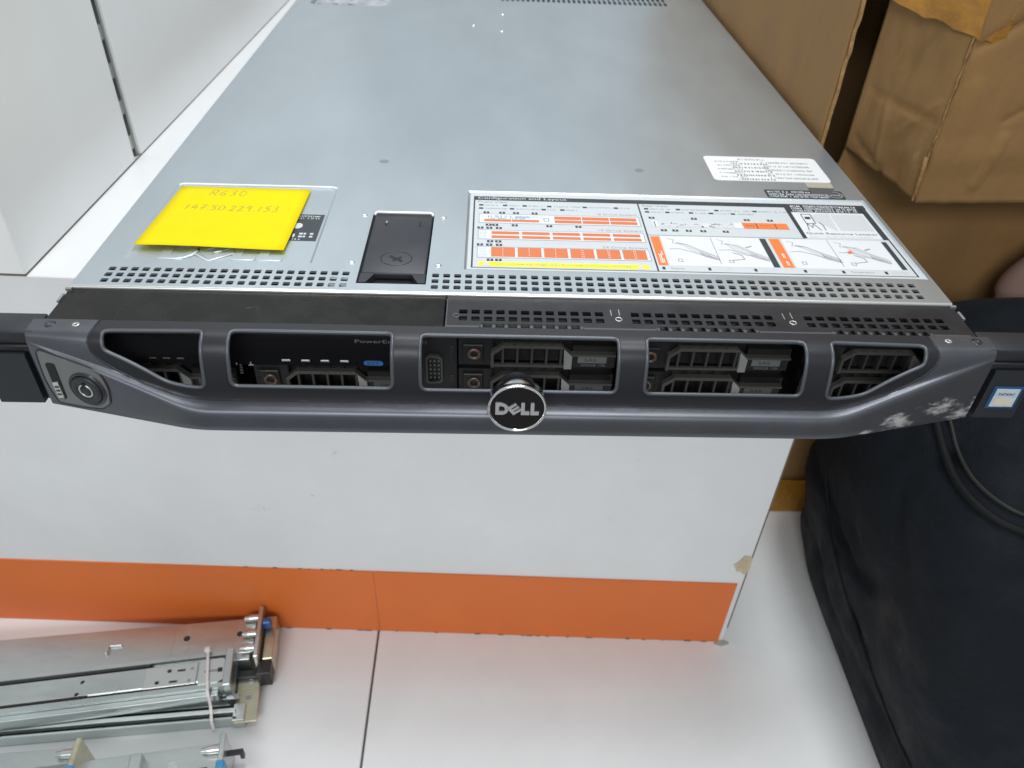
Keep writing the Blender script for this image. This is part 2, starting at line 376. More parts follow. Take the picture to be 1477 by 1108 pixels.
# ---- lid: a sheet with real perforations, slots, pockets
lid = MB()
cuts = []
def perforate(x0, nx, px, ys, hw, hh, rad, depth, extra=None, zt=0.0, mb=lid, skip=None):
    """field of rounded holes; registers the rectangle as cut out of the plain sheet"""
    py = abs(ys[1]-ys[0]) if len(ys) > 1 else hh*2+2
    fx0, fx1 = x0-px/2, x0+(nx-1)*px+px/2; fy0, fy1 = min(ys)-py/2, max(ys)+py/2
    for cy in ys:
        for i in range(nx):
            cx = x0+i*px
            inn = []; out = []
            for (qx, qy, a0) in ((1, 1, 0), (-1, 1, 90), (-1, -1, 180), (1, -1, 270)):
                for k in range(3):
                    a = math.radians(a0+45*k)
                    inn.append((cx+qx*(hw-rad)+rad*math.cos(a), cy+qy*(hh-rad)+rad*math.sin(a)))
                if a0 in (0, 180): oo = [(qx, 0.55*qy), (qx, qy), (0.55*qx, qy)]
                else: oo = [(0.55*qx, qy), (qx, qy), (qx, 0.55*qy)]
                out += [(cx+a*px/2, cy+b*py/2) for a, b in oo]
            n = 12
            vs = [(a, b, zt) for a, b in out]+[(a, b, zt) for a, b in inn]
            mb.add(vs, [(k, (k+1) % n, n+(k+1) % n, n+k) for k in range(n)])
            vs = [(a, b, zt) for a, b in inn]+[(a, b, zt-depth) for a, b in inn]
            mb.add(vs, [(k, (k+1) % n, n+(k+1) % n, n+k) for k in range(n)])
    return (fx0, fx1, fy0, fy1)
YS = [16.5, 11.0, 5.5]
cuts.append(perforate(-202.7, 22, 5.5, YS, 1.75, 1.75, 0.6, 1.2))
cuts.append(perforate(-42.2, 45, 5.568, YS, 1.75, 1.75, 0.6, 1.2))
cuts.append(perforate(-4.0, 33, 5.5, [588.0, 606.0], 1.5, 7.8, 1.2, 1.2))
def pocket(x0, x1, y0, y1, depth, slope, mb, zt=0.0, rc=3.0):
    """shallow drawn recess: sloping walls and floor"""
    cuts.append((x0, x1, y0, y1))
    o = [(x0,y0,zt),(x1,y0,zt),(x1,y1,zt),(x0,y1,zt)]; i = [(x0+slope,y0+slope,zt-depth),(x1-slope,y0+slope,zt-depth),(x1-slope,y1-slope,zt-depth),(x0+slope,y1-slope,zt-depth)]
    mb.add(o+i, [(k, (k+1) % 4, 4+(k+1) % 4, 4+k) for k in range(4)]+[(4,5,6,7)])
pocket(-201.0, -106.0, 26.0, 115.6, 0.9, 1.4, lid)
pocket(-28.2, 214.6, 23.0, 115.6, 0.7, 1.2, lid)
cuts.append((-81.2, -46.6, 7.6, 83.6))           # latch opening
cuts.append((-201.0, -122.0, 541.5, 610.0))      # rear window of the lid
xs = sorted({-HX, HX, *[c[0] for c in cuts], *[c[1] for c in cuts]}); ys_ = sorted({0.8, 705.0, *[c[2] for c in cuts], *[c[3] for c in cuts]})
for a, b in zip(xs[:-1], xs[1:]):
    for c, d in zip(ys_[:-1], ys_[1:]):
        mx, my = (a+b)/2, (c+d)/2
        if any(q[0] < mx < q[1] and q[2] < my < q[3] for q in cuts): continue
        lid.rect(a, c, b, d, 0)
# latch opening walls, rear window walls, side flanges, back
for (a, b, c, d) in ((-81.2, -46.6, 7.6, 83.6), (-201.0, -122.0, 541.5, 610.0)):
    q = [(a, c), (b, c), (b, d), (a, d)]
    lid.add([(x, y, 0) for x, y in q]+[(x, y, -6.0) for x, y in q], [(k, (k+1) % 4, 4+(k+1) % 4, 4+k) for k in range(4)])
for sx in (-1, 1):
    lid.quad((sx*HX, 0.8, 0), (sx*HX, 705, 0), (sx*(HX+0.4), 705, -6), (sx*(HX+0.4), 0.8, -6))
lid_o = lid.build('lid', 'lid_steel', srv)
# rolled front hem of the lid
hem = MB(); pr = [(0.8, 0)] + [(0.8-1.1*math.sin(math.radians(a)), -1.1+1.1*math.cos(math.radians(a))) for a in (15, 35, 55, 75, 90)] + [(-0.3, -2.6), (0.6, -2.6)]
vs = [(sx, y, z) for sx in (-HX, HX) for y, z in pr]; n = len(pr)
hem.add(vs, [(i, i+1, n+i+1, n+i) for i in range(n-1)], True)
hem.build('front_hem', 'raw_edge', srv)
# rolled edge behind latch and pocket, its highlight painted as a pale tube
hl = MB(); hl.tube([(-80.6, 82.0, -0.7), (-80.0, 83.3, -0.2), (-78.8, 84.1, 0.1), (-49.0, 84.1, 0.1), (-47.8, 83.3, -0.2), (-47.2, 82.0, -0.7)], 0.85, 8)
hl.build('pressed_edge_highlight', 'edge_highlight', srv)
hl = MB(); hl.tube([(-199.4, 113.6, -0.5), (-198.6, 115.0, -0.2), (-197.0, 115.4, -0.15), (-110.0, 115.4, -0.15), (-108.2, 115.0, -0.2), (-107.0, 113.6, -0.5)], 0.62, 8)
hl.build('pressed_edge_highlight', 'edge_highlight', srv)
# chassis box below
MB().box(-HX-0.3, HX+0.3, 2, 704, -42.9, -6.2, bev=0.8).build('chassis', 'chassis_steel', srv)
ins = MB(); ins.box(-HX+1, HX-1, 1.5, 703, -6.15, -5.2)
for i in range(60):
    x = -210+random.random()*410; y = 3+random.random()*14; ww = 2+random.random()*9
    ins.box(x, x+ww, y, y+2+random.random()*4, -5.3, -4.2-random.random()*0.8)
ins.build('inner_tray', 'inside', srv)
cmp_ = MB()
for i, x in enumerate((-93.5, -87.5)): cmp_.box(x-1.6, x+2.0, 4.0, 12.5, -5.1, -2.2, bev=0.3)
cmp_.build('inner_clip', 'sticker_white', srv)
MB().box(-200.5, -122.5, 542, 609.5, -5.1, -4.4).build('rear_inner_label', 'sticker_mid', srv)
rl = MB()
for i in range(9): rl.box(-196+i*8.0, -192+i*8.0+random.random()*3, 543+random.random()*4, 549+random.random()*10, -4.3, -2.5-random.random())
rl.build('rear_component', 'inside', srv)
for (x, y) in ((-86.1, 80.3), (-41.4, 79.2), (-86.1, 27.9), (-41.5, 26.4), (-32.8, 480), (-4.3, 524), (-5.5, 464)):
    r = MB().lathe((x, y, -0.1), (0, 0, 1), [(1.9, 0), (1.7, 0.35), (1.0, 0.7), (0.5, 0.82), (0.01, 0.85)], 20); r.build('rivet', 'raw_edge', srv)
for (x, y, rx) in ((-83.2, 155, 3.1), (80.9, 151.6, 2.9)):
    MB().add([(x+rx*math.cos(a), y+rx*0.95*math.sin(a), 0.04) for a in [2*math.pi*i/20 for i in range(20)]], [tuple(range(20))]).build('weld_mark', 'weld', srv)
rs = random.Random(31); scr = MB()
for i in range(26):
    x = rs.uniform(-190, 190); y = rs.uniform(125, 500); a = rs.uniform(0, math.pi); l = rs.uniform(2, 16)
    scr.ribbon([(x+l*k/4*math.cos(a+0.08*k), y+l*k/4*math.sin(a+0.08*k)) for k in range(5)], rs.uniform(0.08, 0.22), 0.05)
scr.build('scratches', 'scratch', srv, kind='stuff', recalc=False)
# logo outline used for the badge and for the lid stamping: strokes in a 62 x 20 box
def logo_strokes():
    D = [(0,0,5,20), (5,15.5,9,20), (5,0,9,4.5)]
    polys = [[(a,b),(c,b),(c,d),(a,d)] for a,b,c,d in D]
    n = 10
    for i in range(n):
        a0 = math.radians(90-180*i/n); a1 = math.radians(90-180*(i+1)/n)
        polys.append([(9+9.5*math.cos(a0), 10+10*math.sin(a0)), (9+9.5*math.cos(a1), 10+10*math.sin(a1)), (9+4.6*math.cos(a1), 10+5.5*math.sin(a1)), (9+4.6*math.cos(a0), 10+5.5*math.sin(a0))])
    c, s_ = math.cos(math.radians(38)), math.sin(math.radians(38))
    for (a, b, e, d) in ((-7.5,-7.5,-3.4,7.5), (-3.4,4.2,7.5,7.5), (-3.4,-1.6,7.5,1.6), (-3.4,-7.5,7.5,-4.2)):
        polys.append([(27+(x*c-y*s_), 10+(x*s_+y*c)) for x, y in ((a,b),(e,b),(e,d),(a,d))])
    for ox in (36.5, 50.0):
        polys.append([(ox,0),(ox+5,0),(ox+5,20),(ox,20)]); polys.append([(ox+5,0),(ox+12,0),(ox+12,4.6),(ox+5,4.6)])
    return polys
em = MB()
for pl in logo_strokes():
    em.prism([(-184.5+x, 27.8+y*0.95) for x, y in pl], -0.88, -0.45)
em.build('stamped_logo', 'lid_steel', srv)
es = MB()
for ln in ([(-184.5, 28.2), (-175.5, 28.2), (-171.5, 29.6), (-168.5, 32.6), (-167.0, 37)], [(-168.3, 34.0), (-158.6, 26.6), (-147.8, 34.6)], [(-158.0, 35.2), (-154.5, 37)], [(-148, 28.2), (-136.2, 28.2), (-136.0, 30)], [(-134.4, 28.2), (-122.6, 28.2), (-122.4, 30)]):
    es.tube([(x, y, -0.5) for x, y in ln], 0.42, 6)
es.build('stamped_edge_highlight', 'edge_highlight', srv)  # pale tubes on the lower strokes paint the light their rims catch
# ---- lid latch
lt = MB()
lt.box(-80.4, -47.4, 18.8, 82.6, -4.5, -0.6, bev=0.9, seg=2)
ltp = [(-80.4, 10.2), (-77, 10.2), (-73.0, 18.8), (-80.4, 18.8)]
lt.prism(ltp, -4.5, -0.9); lt.prism([(-50.8, 10.2), (-47.4, 10.2), (-47.4, 18.8), (-54.8, 18.8)], -4.5, -0.9)
latch = lt.build('lid_latch', 'black_plastic', srv)
MB().box(-80.9, -46.9, 7.9, 83, -5.9, -5.0).build('latch_well', 'black_void', srv)
rg2 = MB(); rg2.tube([(-63.7+8*math.cos(a), 33.5+7.2*math.sin(a), -0.62) for a in [2*math.pi*i/36 for i in range(36)]], 0.28, 6, closed=True)
rg2.build('latch_dial', 'lock_dark', latch)
sc = MB(); sc.box(-4.2, 4.2, -0.9, 0.9, -0.62, -0.46, mtx=Matrix.Translation((-63.7, 33.2, 0)) @ Matrix.Rotation(math.radians(-38), 4, 'Z'))
sc.box(-2.8, 2.8, -0.7, 0.7, -0.62, -0.44, mtx=Matrix.Translation((-63.2, 33.2, 0)) @ Matrix.Rotation(math.radians(45), 4, 'Z'))
sc.build('dial_slot', 'black_void', latch)
sc = MB()
for x in (-72.9, -54.0): sc.box(x-0.5, x+0.5, 69.5, 74.5, -0.62, -0.50)
sc.build('latch_slit', 'black_void', latch)
sc = MB().box(-73.3, -72.4, 72.5, 74.5, -0.5, -0.3); sc.build('latch_spring', 'raw_edge', latch)

# ---- configuration label on the lid
lab = MB().box(-26.6, 213.2, 24.4, 114.2, -0.68, -0.50).build('configuration_label', 'label_base', srv)
class Bars(MB):
    parts = []
    def rect(s, *a): s.parts.append((s.tone, MB().rect(*a)))
    def poly(s, *a): s.parts.append((s.tone, MB().poly(*a)))
P = {k: MB() for k in ('label_white', 'label_black', 'label_grey', 'label_mid', 'label_orange', 'label_vivid', 'label_yellow', 'label_blue')}
for k in ('label_orange', 'label_vivid'): P[k] = Bars(); P[k].tone = k
z1, z2, z3, z4 = -0.44, -0.38, -0.32, -0.26
B = P['label_black']; G = P['label_grey']; Wt = P['label_white']; O = P['label_orange']; Vv = P['label_vivid']; Md = P['label_mid']
B.rect(-24.7, 104.2, 212.0, 109.2, z1)
put_text(Wt, 'Configuration and Layout', -22.2, 105.0, 30.8, 108.5, z2)
for a in (-24.7, 72.6, 210.6): B.rect(a, 26.2, a+0.9, 104.2, z1)
B.rect(-24.7, 25.9, 211.5, 26.5, z1)
put_text(G, 'Front View', -22.2, 100.6, -4.5, 103.2, z1); put_text(G, 'Rear View', 75.5, 100.6, 91, 103.2, z1)
def legend(x, y, n):
    B.rect(x, y, x+2.6, y+1.9, z1); greek(G, x+3.6, y+0.3, x+3.6+n, y+1.6, z1, 0.8, 0.3)
for x, n in ((-21.5, 8), (-7.5, 6), (4, 8), (18.5, 17), (39.5, 15), (58, 6)): legend(x, 96.8, n)
for x, n in ((-21.5, 13), (-3.5, 14), (15, 6), (26, 7)): legend(x, 92.6, n)
for x, n in ((76, 12), (95, 16), (118, 20), (141, 18)): legend(x, 97.0, n)
for x, n in ((76, 8), (88, 8), (102, 9), (114, 9), (127, 10)): legend(x, 93.0, n)
def numtag(x, y): B.rect(x-1.7, y-1.2, x+1.7, y+1.2, z1); Md.rect(x-0.35, y-0.8, x+0.35, y+0.8, z2)
for x in (-17.1, -8, 0, 10.8): numtag(x, 88.3)
for x in (-15.7, -12.0, -1.0, 18.5, 35): numtag(x, 73.2)
for x in (-20.3, -15.3, -10): numtag(x, 69.6)
for x in (-14.8, -10.4): numtag(x, 54.2)
for x in (-20.3, -15.3, -10): numtag(x, 50.3)
for x in (-14.8, -10.4): numtag(x, 34.2)
for x in (78.8, 103.6, 134.7, 148.4): numtag(x, 86.6)
for x in (83.5, 90, 97.7, 106, 118.9): numtag(x, 71.6)
put_text(G, '8 Drive System', 47.8, 87.6, 70.5, 90.4, z1)
put_text(G, '10 Drive System', 46, 68.0, 71, 70.8, z1)
put_text(G, '24 Drive System', 46.2, 48.6, 71, 51.4, z1)
def outline(mb, x0, y0, x1, y1, t, z):
    mb.rect(x0, y0, x1, y0+t, z); mb.rect(x0, y1-t, x1, y1, z); mb.rect(x0, y0+t, x0+t, y1-t, z); mb.rect(x1-t, y0+t, x1, y1-t, z)
for (x0, y0, x1, y1) in ((-21.4, 75.4, 71.2, 86.6), (-21.6, 56.4, 71.2, 67.2), (-21.8, 36.4, 71.2, 48.2)):
    Wt.rect(x0, y0, x1, y1, z1); outline(G, x0, y0, x1, y1, 0.35, z2)
for x in (-21.2, -21.4): pass
greek(P['label_blue'], -16, 82.2, 8.5, 84.6, z2, 1.4, 0.2); greek(Md, 9, 83, 16, 84.6, z2, 1.0, 0.3)
greek(P['label_blue'], -16, 80.6, 6, 81.8, z2, 1.6, 0.2)
O.rect(-18.3, 77.3, -3, 80, z2); O.rect(-2.6, 77.3, 12.9, 80, z2)
outline(G, 15.6, 78.8, 18.8, 82.6, 0.5, z2)
for i in range(3):
    x0 = 21.9+i*16.0
    O.rect(x0, 81.3, x0+15.4, 85.0, z2); O.rect(x0, 77.0, x0+15.4, 80.4, z2)
for i in range(5):
    x0 = -14.1+i*16.9
    O.rect(x0, 62.4, x0+15.4, 65.6, z2); O.rect(x0, 57.8, x0+15.4, 60.8, z2)
for i in range(6):
    x0 = -14.2+i*14.15
    O.rect(x0, 37.6, x0+12.7, 47.6, z2); Md.rect(x0-0.25, 37.2, x0, 47.9, z2)
    for k in range(4):
        Wt.rect(x0+6.0, 38.6+k*2.3, x0+6.35, 39.8+k*2.3, z3)
        if i > 2: Wt.rect(x0+6.9, 38.6+k*2.3, x0+7.2, 39.8+k*2.3, z3)
for y in (57.6, 37.8):
    for k in range(3): outline(Md, -21.0+k*0.2, y+k*3, -17.0, y+k*3+2.2, 0.35, z2)
greek(Md, 13.5, 52.6, 40, 54.2, z1, 0.9, 0.3)
P['label_yellow'].rect(-20.8, 27.5, 68.8, 32.3, z1)
put_text(G, 'Do not operate longer than 5 minutes with cover removed', -11.1, 28.5, 59.0, 31.3, z2)
for x in (-16.8, 64.4): Md.poly([(x-2.6, 27.9), (x+2.6, 27.9), (x, 31.8)], z2)
# rear view
Md.rect(77.8, 75.6, 130.6, 83.0, z1); Wt.rect(78.2, 75.6, 81.4, 83.0, z2); Wt.rect(107, 77.0, 112.5, 80, z2); Wt.rect(125.5, 75.9, 130.4, 82.8, z2)
rr = random.Random(5)
for i in range(46):
    x = 82+rr.random()*42; y = 76+rr.random()*4.8; (G if rr.random() < 0.25 else P['label_white']).rect(x, y, x+0.6+rr.random()*2.0, y+0.4+rr.random()*1.0, z3)
B.rect(79.2, 76, 79.7, 82, z3)
Vv.rect(130.6, 75.8, 157.0, 83.0, z2)
for x in (138.5, 149.5): B.rect(x, 76.2, x+0.5, 82.6, z3)
greek(B, 132, 78.6, 137, 80.6, z3, 0.5, 0.5); greek(B, 141, 78.9, 147, 80.4, z3, 0.4, 0.7)
G.rect(73.5, 65.4, 163, 66.0, z1)
# quick resource locator panel (code itself left plain)
B.rect(161.8, 66.0, 164.3, 104.2, z1); B.rect(164.3, 98.4, 208.4, 104.2, z1); B.rect(207.9, 66.0, 210.6, 104.2, z1)
greek(Wt, 166, 105.2, 206, 107.6, z2, 1.0, 0.35, rr); greek(Wt, 166, 102.2, 206, 104.4, z2, 1.0, 0.35, rr); greek(Wt, 166, 99.2, 206, 101.4, z2, 1.0, 0.35, rr)
Wt.rect(164.3, 66.8, 207.9, 98.4, z1)
Md.poly([(174.5, 95.5), (186.4, 97.2), (185.0, 75.5), (176.0, 86.0)], z2)
Md.rect(187.2, 76.2, 206.8, 96.4, z2)
put_text(B, 'Quick Resource Locator', 165.5, 70.6, 207, 73.4, z2); greek(Md, 166.5, 67.6, 205, 69.4, z2, 0.7, 0.3, rr)
outline(B, 169.0, 84, 175, 96.0, 0.45, z3); B.rect(170.4, 89.5, 173.6, 92.5, z3)
B.ribbon([(168.2, 75.5), (169.5, 84), (171.5, 79), (173, 84), (175.6, 76)], 0.4, z3); B.ribbon([(178.2, 76), (178.4, 82), (177.2, 86)], 0.4, z3)
# step pictures
Wt.rect(80.2, 32.4, 135.6, 64.6, z1); Wt.rect(148.2, 32.4, 204.8, 64.6, z1)
Vv.rect(74.4, 32.6, 79.4, 64.2, z1); Vv.rect(141.2, 32.8, 147.2, 64.4, z1)
B.rect(136.0, 32.8, 139.4, 64.2, z1); B.rect(205.4, 33.2, 208.2, 63.6, z1)
G.rect(108.0, 35, 108.4, 63.8, z2); G.rect(174.2, 35, 174.6, 63.8, z2)
greek(Wt, 76.0, 35, 78.2, 48, z2, 0.6, 0.4, rr); greek(Wt, 143.4, 35, 145.6, 48, z2, 0.6, 0.4, rr)
def arm(ox, w0, big):
    G.ribbon([(ox, 62), (ox+3.5, 60.5), (ox+2, 57), (ox+9, 55.5)], 0.35, z2)
    Md.poly([(ox+4, 58), (ox+9, 56.8), (ox+24, 44), (ox+25, 39), (ox+22, 40), (ox+12, 48)], z2)
    G.ribbon([(ox+4, 57.5), (ox+10, 55), (ox+16, 49), (ox+25, 42)], 0.35, z3); G.ribbon([(ox-1, 50), (ox+5, 50.6), (ox+12, 47), (ox+18, 42.5), (ox+24, 39)], 0.35, z3)
    if big: Md.poly([(ox+5, 56), (ox+11, 57), (ox+20, 47), (ox+14, 44.5), (ox+9, 47)], z3); G.ribbon([(ox+15, 53.5), (ox+18, 55)], 0.9, z4)
    for k in range(10): G.ribbon([(ox+15+k*0.9+rr.random(), 48-k*0.8), (ox+16.5+k*0.9, 44.5-k*0.5-rr.random())], 0.28, z4)
    outline(G, ox-2+4, 36.5, ox+4.6, 39.5, 0.35, z3); 
arm(83.5, 0, False); arm(111.0, 0, True); arm(150.5, 0, False); arm(177.5, 0, True)
Vv.poly([(181.5, 51), (184.0, 53), (184.6, 50), (182, 48.8)], z4)
for ox in (111, 178): G.ribbon([(ox+6, 47.5), (ox+10.5, 44.5), (ox+11, 40.5), (ox+4, 39.0)], 0.4, z4)
for x, st_ in ((78.2, 'Status'), (102.5, None), (127, None), (153.5, None), (174.0, 'Temperature'), (197, None)):
    B.rect(x-2.6, 28.2, x-1.0, 31.0, z1)
    if st_: put_text(G, st_, x+2, 28.6, x+2+len(st_)*1.15, 30.6, z1)
    else: greek(Md, x+0.8, 29.9, x+11, 31.0, z1, 0.8, 0.3, rr); greek(Md, x+0.8, 28.0, x+9, 29.0, z1, 0.8, 0.3, rr)
for k, nm in (('label_white', 'white_print'), ('label_black', 'black_print'), ('label_grey', 'grey_print'), ('label_mid', 'pale_print'), ('label_orange', 'drive_print'), ('label_vivid', 'orange_print'), ('label_yellow', 'warning_print'), ('label_blue', 'blue_print')):
    if k not in ('label_orange', 'label_vivid'): P[k].build(nm, k, lab, recalc=False, kind='stuff' if k in ('label_mid', 'label_grey') else None)
for k, b_ in Bars.parts: b_.build('printed_bar', k, lab, recalc=False)

# serial number sticker, processor sticker, black service label
def rrect(x0, y0, x1, y1, r):
    pts = []
    for cx, cy, a0 in ((x1-r, y0+r, -90), (x1-r, y1-r, 0), (x0+r, y1-r, 90), (x0+r, y0+r, 180)):
        for k in range(5): a = math.radians(a0+22.5*k); pts.append((cx+r*math.cos(a), cy+r*math.sin(a)))
    return pts
sl = MB().prism(rrect(127.5, 140.0, 203.2, 178.0, 3.0), 0.01, 0.14).build('serial_sticker', 'sticker_white', srv)
pr_ = MB(); rr = random.Random(11)
greek(pr_, 150, 172.4, 168, 174.6, 0.2, 0.9, 0.4, rr)
for k in range(5):
    y = 168.6-k*6.0
    greek(pr_, 134.0-k*0.2, y, 150, y+1.8, 0.2, 0.8, 0.35, rr); greek(pr_, 165, y-0.6, 196, y+1.6, 0.2, 1.1, 0.55, rr)
    x = 144.0
    while x < 168: ww = 0.4+rr.random()*0.9; pr_.rect(x, y-3.4, x+ww, y-1.2, 0.2); x += ww+0.5+rr.random()*0.8
pr_.build('serial_print', 'grey_ink', sl, recalc=False)
pl = MB().prism(rrect(155.4, 115.9, 204.4, 127.6, 1.5), 0.01, 0.14).build('processor_sticker', 'label_black', srv)
pr_ = MB()
for y in (123.6, 120.2, 117.2): greek(pr_, 157, y, 184 if y > 122 else 194, y+2.3, 0.2, 1.1, 0.35, rr)
ell = [(198.8+4.6*math.cos(a), 121.8+4.0*math.sin(a)) for a in [2*math.pi*i/24 for i in range(25)]]
pr_.ribbon(ell, 0.6, 0.2)
put_text(pr_, 'intel', 195.8, 120.4, 202.0, 123.4, 0.2)
pr_.build('processor_print', 'label_mid', pl, recalc=False)
MB().prism([(184.6, 122.6), (197.5, 122.6), (201.5, 131.5), (184.9, 131.8)], 0.22, 0.30).build('glue_residue', 'tape_dark', srv)
MB().prism([(184.9, 131.8), (201.5, 131.5), (202.0, 139.2), (185.1, 139.4)], 0.16, 0.28).build('old_sticker_edge', 'tape_clear', srv)
bl = MB().prism([(-130, 50.5), (-108.5, 50.5), (-108.5, 80.8), (-130, 80.8)], -0.88, -0.72).build('service_label', 'label_black', srv)
pr_ = MB(); greek(pr_, -124, 77.6, -110.5, 79.3, -0.66, 0.9, 0.3, rr); greek(pr_, -124, 75.2, -110.5, 76.6, -0.66, 0.9, 0.3, rr)
greek(pr_, -124, 54.0, -111, 59.0, -0.66, 1.9, 0.4, rr); greek(pr_, -124, 51.3, -117, 52.6, -0.66, 1.4, 0.3, rr)
pr_.add([(-121+2.6*math.cos(a), 67+3.2*math.sin(a), -0.66) for a in [2*math.pi*i/16 for i in range(16)]], [tuple(range(16))])
pr_.build('service_print', 'label_mid', bl, recalc=False)

# ---- front top strip (black): glossy blank at left, vented plate at right
MB().box(-HX, -36.0, -26.4, -0.4, -7.0, -1.7, bev=0.5).build('front_strip', 'strip_plastic', srv)
MB().box(-187.0, -186.4, -26.3, -3.0, -1.75, -1.66).build('strip_joint', 'black_void', srv)
vp = MB(); cuts = []
for x0 in (-27.3, 55.2, 139.8):
    cuts.append(perforate(x0, 12, 5.92, [-13.2, -18.9], 2.0, 1.75, 0.35, 1.4, zt=-1.7, mb=vp))
for x0 in (-15.8, 67.3, 151.2):
    cuts.append((x0-2.9, x0+44.3, -26.4, -22.9))
    for i in range(9): vp.rect(x0-2.9+i*5.9-0.9 if i else x0-2.9, -26.4, x0-2.9+i*5.9+0.9 if i < 8 else x0+44.3, -22.9, -1.7)
xs = sorted({-35.2, HX, *[c[0] for c in cuts], *[c[1] for c in cuts]}); ys_ = sorted({-26.4, -0.4, *[c[2] for c in cuts], *[c[3] for c in cuts]})
for a, b in zip(xs[:-1], xs[1:]):
    for c, d in zip(ys_[:-1], ys_[1:]):
        mx, my = (a+b)/2, (c+d)/2
        if any(q[0] < mx < q[1] and q[2] < my < q[3] for q in cuts): continue
        vp.rect(a, c, b, d, -1.7)
vp.quad((-35.2, -26.4, -1.7), (-35.2, -0.4, -1.7), (-35.2, -0.4, -5), (-35.2, -26.4, -5)); vp.quad((HX, -26.4, -1.7), (HX, -0.4, -1.7), (HX, -0.4, -5), (HX, -26.4, -5))
vent = vp.build('vent_plate', 'strip_vent', srv)
MB().box(-35, HX-0.5, -26.0, -0.5, -6.0, -4.6).build('vent_floor', 'black_void', srv)
ve = MB(); ve.box(-35.2, -19, -26.9, -25.7, -1.75, -1.1); ve.box(29, 64, -26.9, -25.7, -1.75, -1.1); ve.box(112, 147.5, -26.9, -25.7, -1.75, -1.1); ve.box(196, 214, -26.9, -25.7, -1.75, -1.1)
for x0 in (-18.7, 64.4, 148.3):
    for i in range(9): ve.box(x0+i*5.9-0.8, x0+i*5.9+0.8, -26.9, -25.0, -1.75, -1.1)
ve.box(-35.4, -34.9, -26.4, -3, -1.75, -1.5)
ve.build('vent_edge', 'bezel_rim', vent)
for x, y in ((-30.6, -17), (46.9, -17.5), (131.2, -17.5)):
    q = MB(); q.tube([(x+1.5*math.cos(a), y+1.5*math.sin(a), -1.6) for a in [2*math.pi*i/16 for i in range(16)]], 0.35, 6, closed=True)
    if x > 0: q.box(x-3.4, x-3.0, y+3, y+8, -1.7, -1.5); q.box(x+0.6, x+1.0, y+3.5, y+8.5, -1.7, -1.5)
    q.build('vent_screw', 'drive_silver' if x > 0 else 'bezel_rim', vent)
# chassis nose that carries drives and ears
MB().box(-HX, HX, -25.0, 1.5, -42.9, -41.6).box(-HX, HX, -2.0, 1.4, -41.5, -7.2).build('drive_cage', 'black_void', srv)
for sx in (-1, 1):
    MB().box(min(sx*HX, sx*(HX+1.0)), max(sx*HX, sx*(HX+1.0)), -26, 1.9, -42.5, -2.2, bev=0.3).build('cage_cheek', 'strip_vent', srv)
    q = MB(); q.box(min(sx*(HX-1.5), sx*(HX+1.4)), max(sx*(HX-1.5), sx*(HX+1.4)), -2.2, -0.6, -2.2, -0.3, bev=0.2); q.box(min(sx*(HX+0.2), sx*(HX+1.5)), max(sx*(HX+0.2), sx*(HX+1.5)), -12, -5.5, -2.4, -0.9, bev=0.2)
    q.build('cover_tab', 'chassis_steel', srv)

# ---- hot-swap drives behind the bezel
def make_drive():
    r = bpy.data.objects.new('hard_drive', None); COL.objects.link(r); r.location = (0, -26*S, 0); r.empty_display_size = 0.01
    y = -26.0
    MB().box(-7.5, 68.5, y+6.0, y+22, -7.6, 7.6, bev=0.4).box(-7.5, 9.0, y+2.0, y+5.9, -7.6, 7.6).box(47.2, 68.5, y+2.0, y+5.9, -7.6, 5.0).build('carrier', 'drive_black', r)
    q = MB(); q.box(-5.5, 4.5, y+0.6, y+2.0, -5.5, 5.0, bev=0.5); q.build('button_block', 'drive_black', r)
    q = MB(); q.lathe((0, y+0.6, 0), (0, -1, 0), [(3.2, 0), (3.1, 0.7), (2.5, 0.9), (1.9, 0.6), (1.8, 0.0)], 24); q.build('release_button', 'bronze_ring', r)
    # handle: sloped frame round a grille
    q = MB()
    top = [(8.0, 2.0), (13.5, 6.6), (41.5, 6.6), (46.5, 1.8), (68.0, 1.8), (68.0, 0.6), (47.0, 0.6), (42.5, 4.8), (14.0, 4.8), (9.4, 0.9)]
    q.prism(top, y-1.2, y+1.8, axes=(0, 2, 1))
    q.prism([(8.0, 2.0), (9.4, 0.9), (9.4, -7.0), (8.0, -7.0)], y-1.0, y+1.8, axes=(0, 2, 1))
    q.box(9.4, 46, y+0.2, y+1.8, -7.3, -5.9)
    q.build('handle', 'drive_grey', r)
    q = MB(); q.prism([(42.8, 4.7), (47.0, 0.5), (47.0, -7.0), (43.4, -7.0)], y-1.3, y+1.2, axes=(0, 2, 1)); q.build('handle_end', 'drive_silver', r)
    for k in range(5):
        x = 13.2+k*7.0; MB().box(x, x+1.1, y+0.4, y+5.5, -5.9, 4.8).build('fin', 'drive_fin', r)
    MB().box(47.2, 68.0, y+0.8, y+2.0, -7.2, 0.5).build('front_plate', 'drive_black', r)
    t = MB().box(50, 64, y+0.45, y+0.75, -4.4, -0.6).build('capacity_tag', 'drive_tag', r)
    q = MB(); put_text_vert(q, 'SAS', 53.2, -3.4, 59.0, -1.5, y+0.40); q.build('tag_print', 'tag_ink', r, recalc=False)
    q = MB(); put_text_vert(q, '300GB 10k', 51.5, -6.6, 64, -5.1, y+0.70); q.build('capacity_print', 'grey_ink', r, recalc=False)
    return r
d0 = make_drive(); kids = list(d0.children)
spots = [(-206, -35.2), (-121, -35.2), (-21.8, -17.6), (-21.8, -35.2), (63.2, -17.6), (63.2, -35.2), (148.2, -17.6), (148.2, -35.2)]
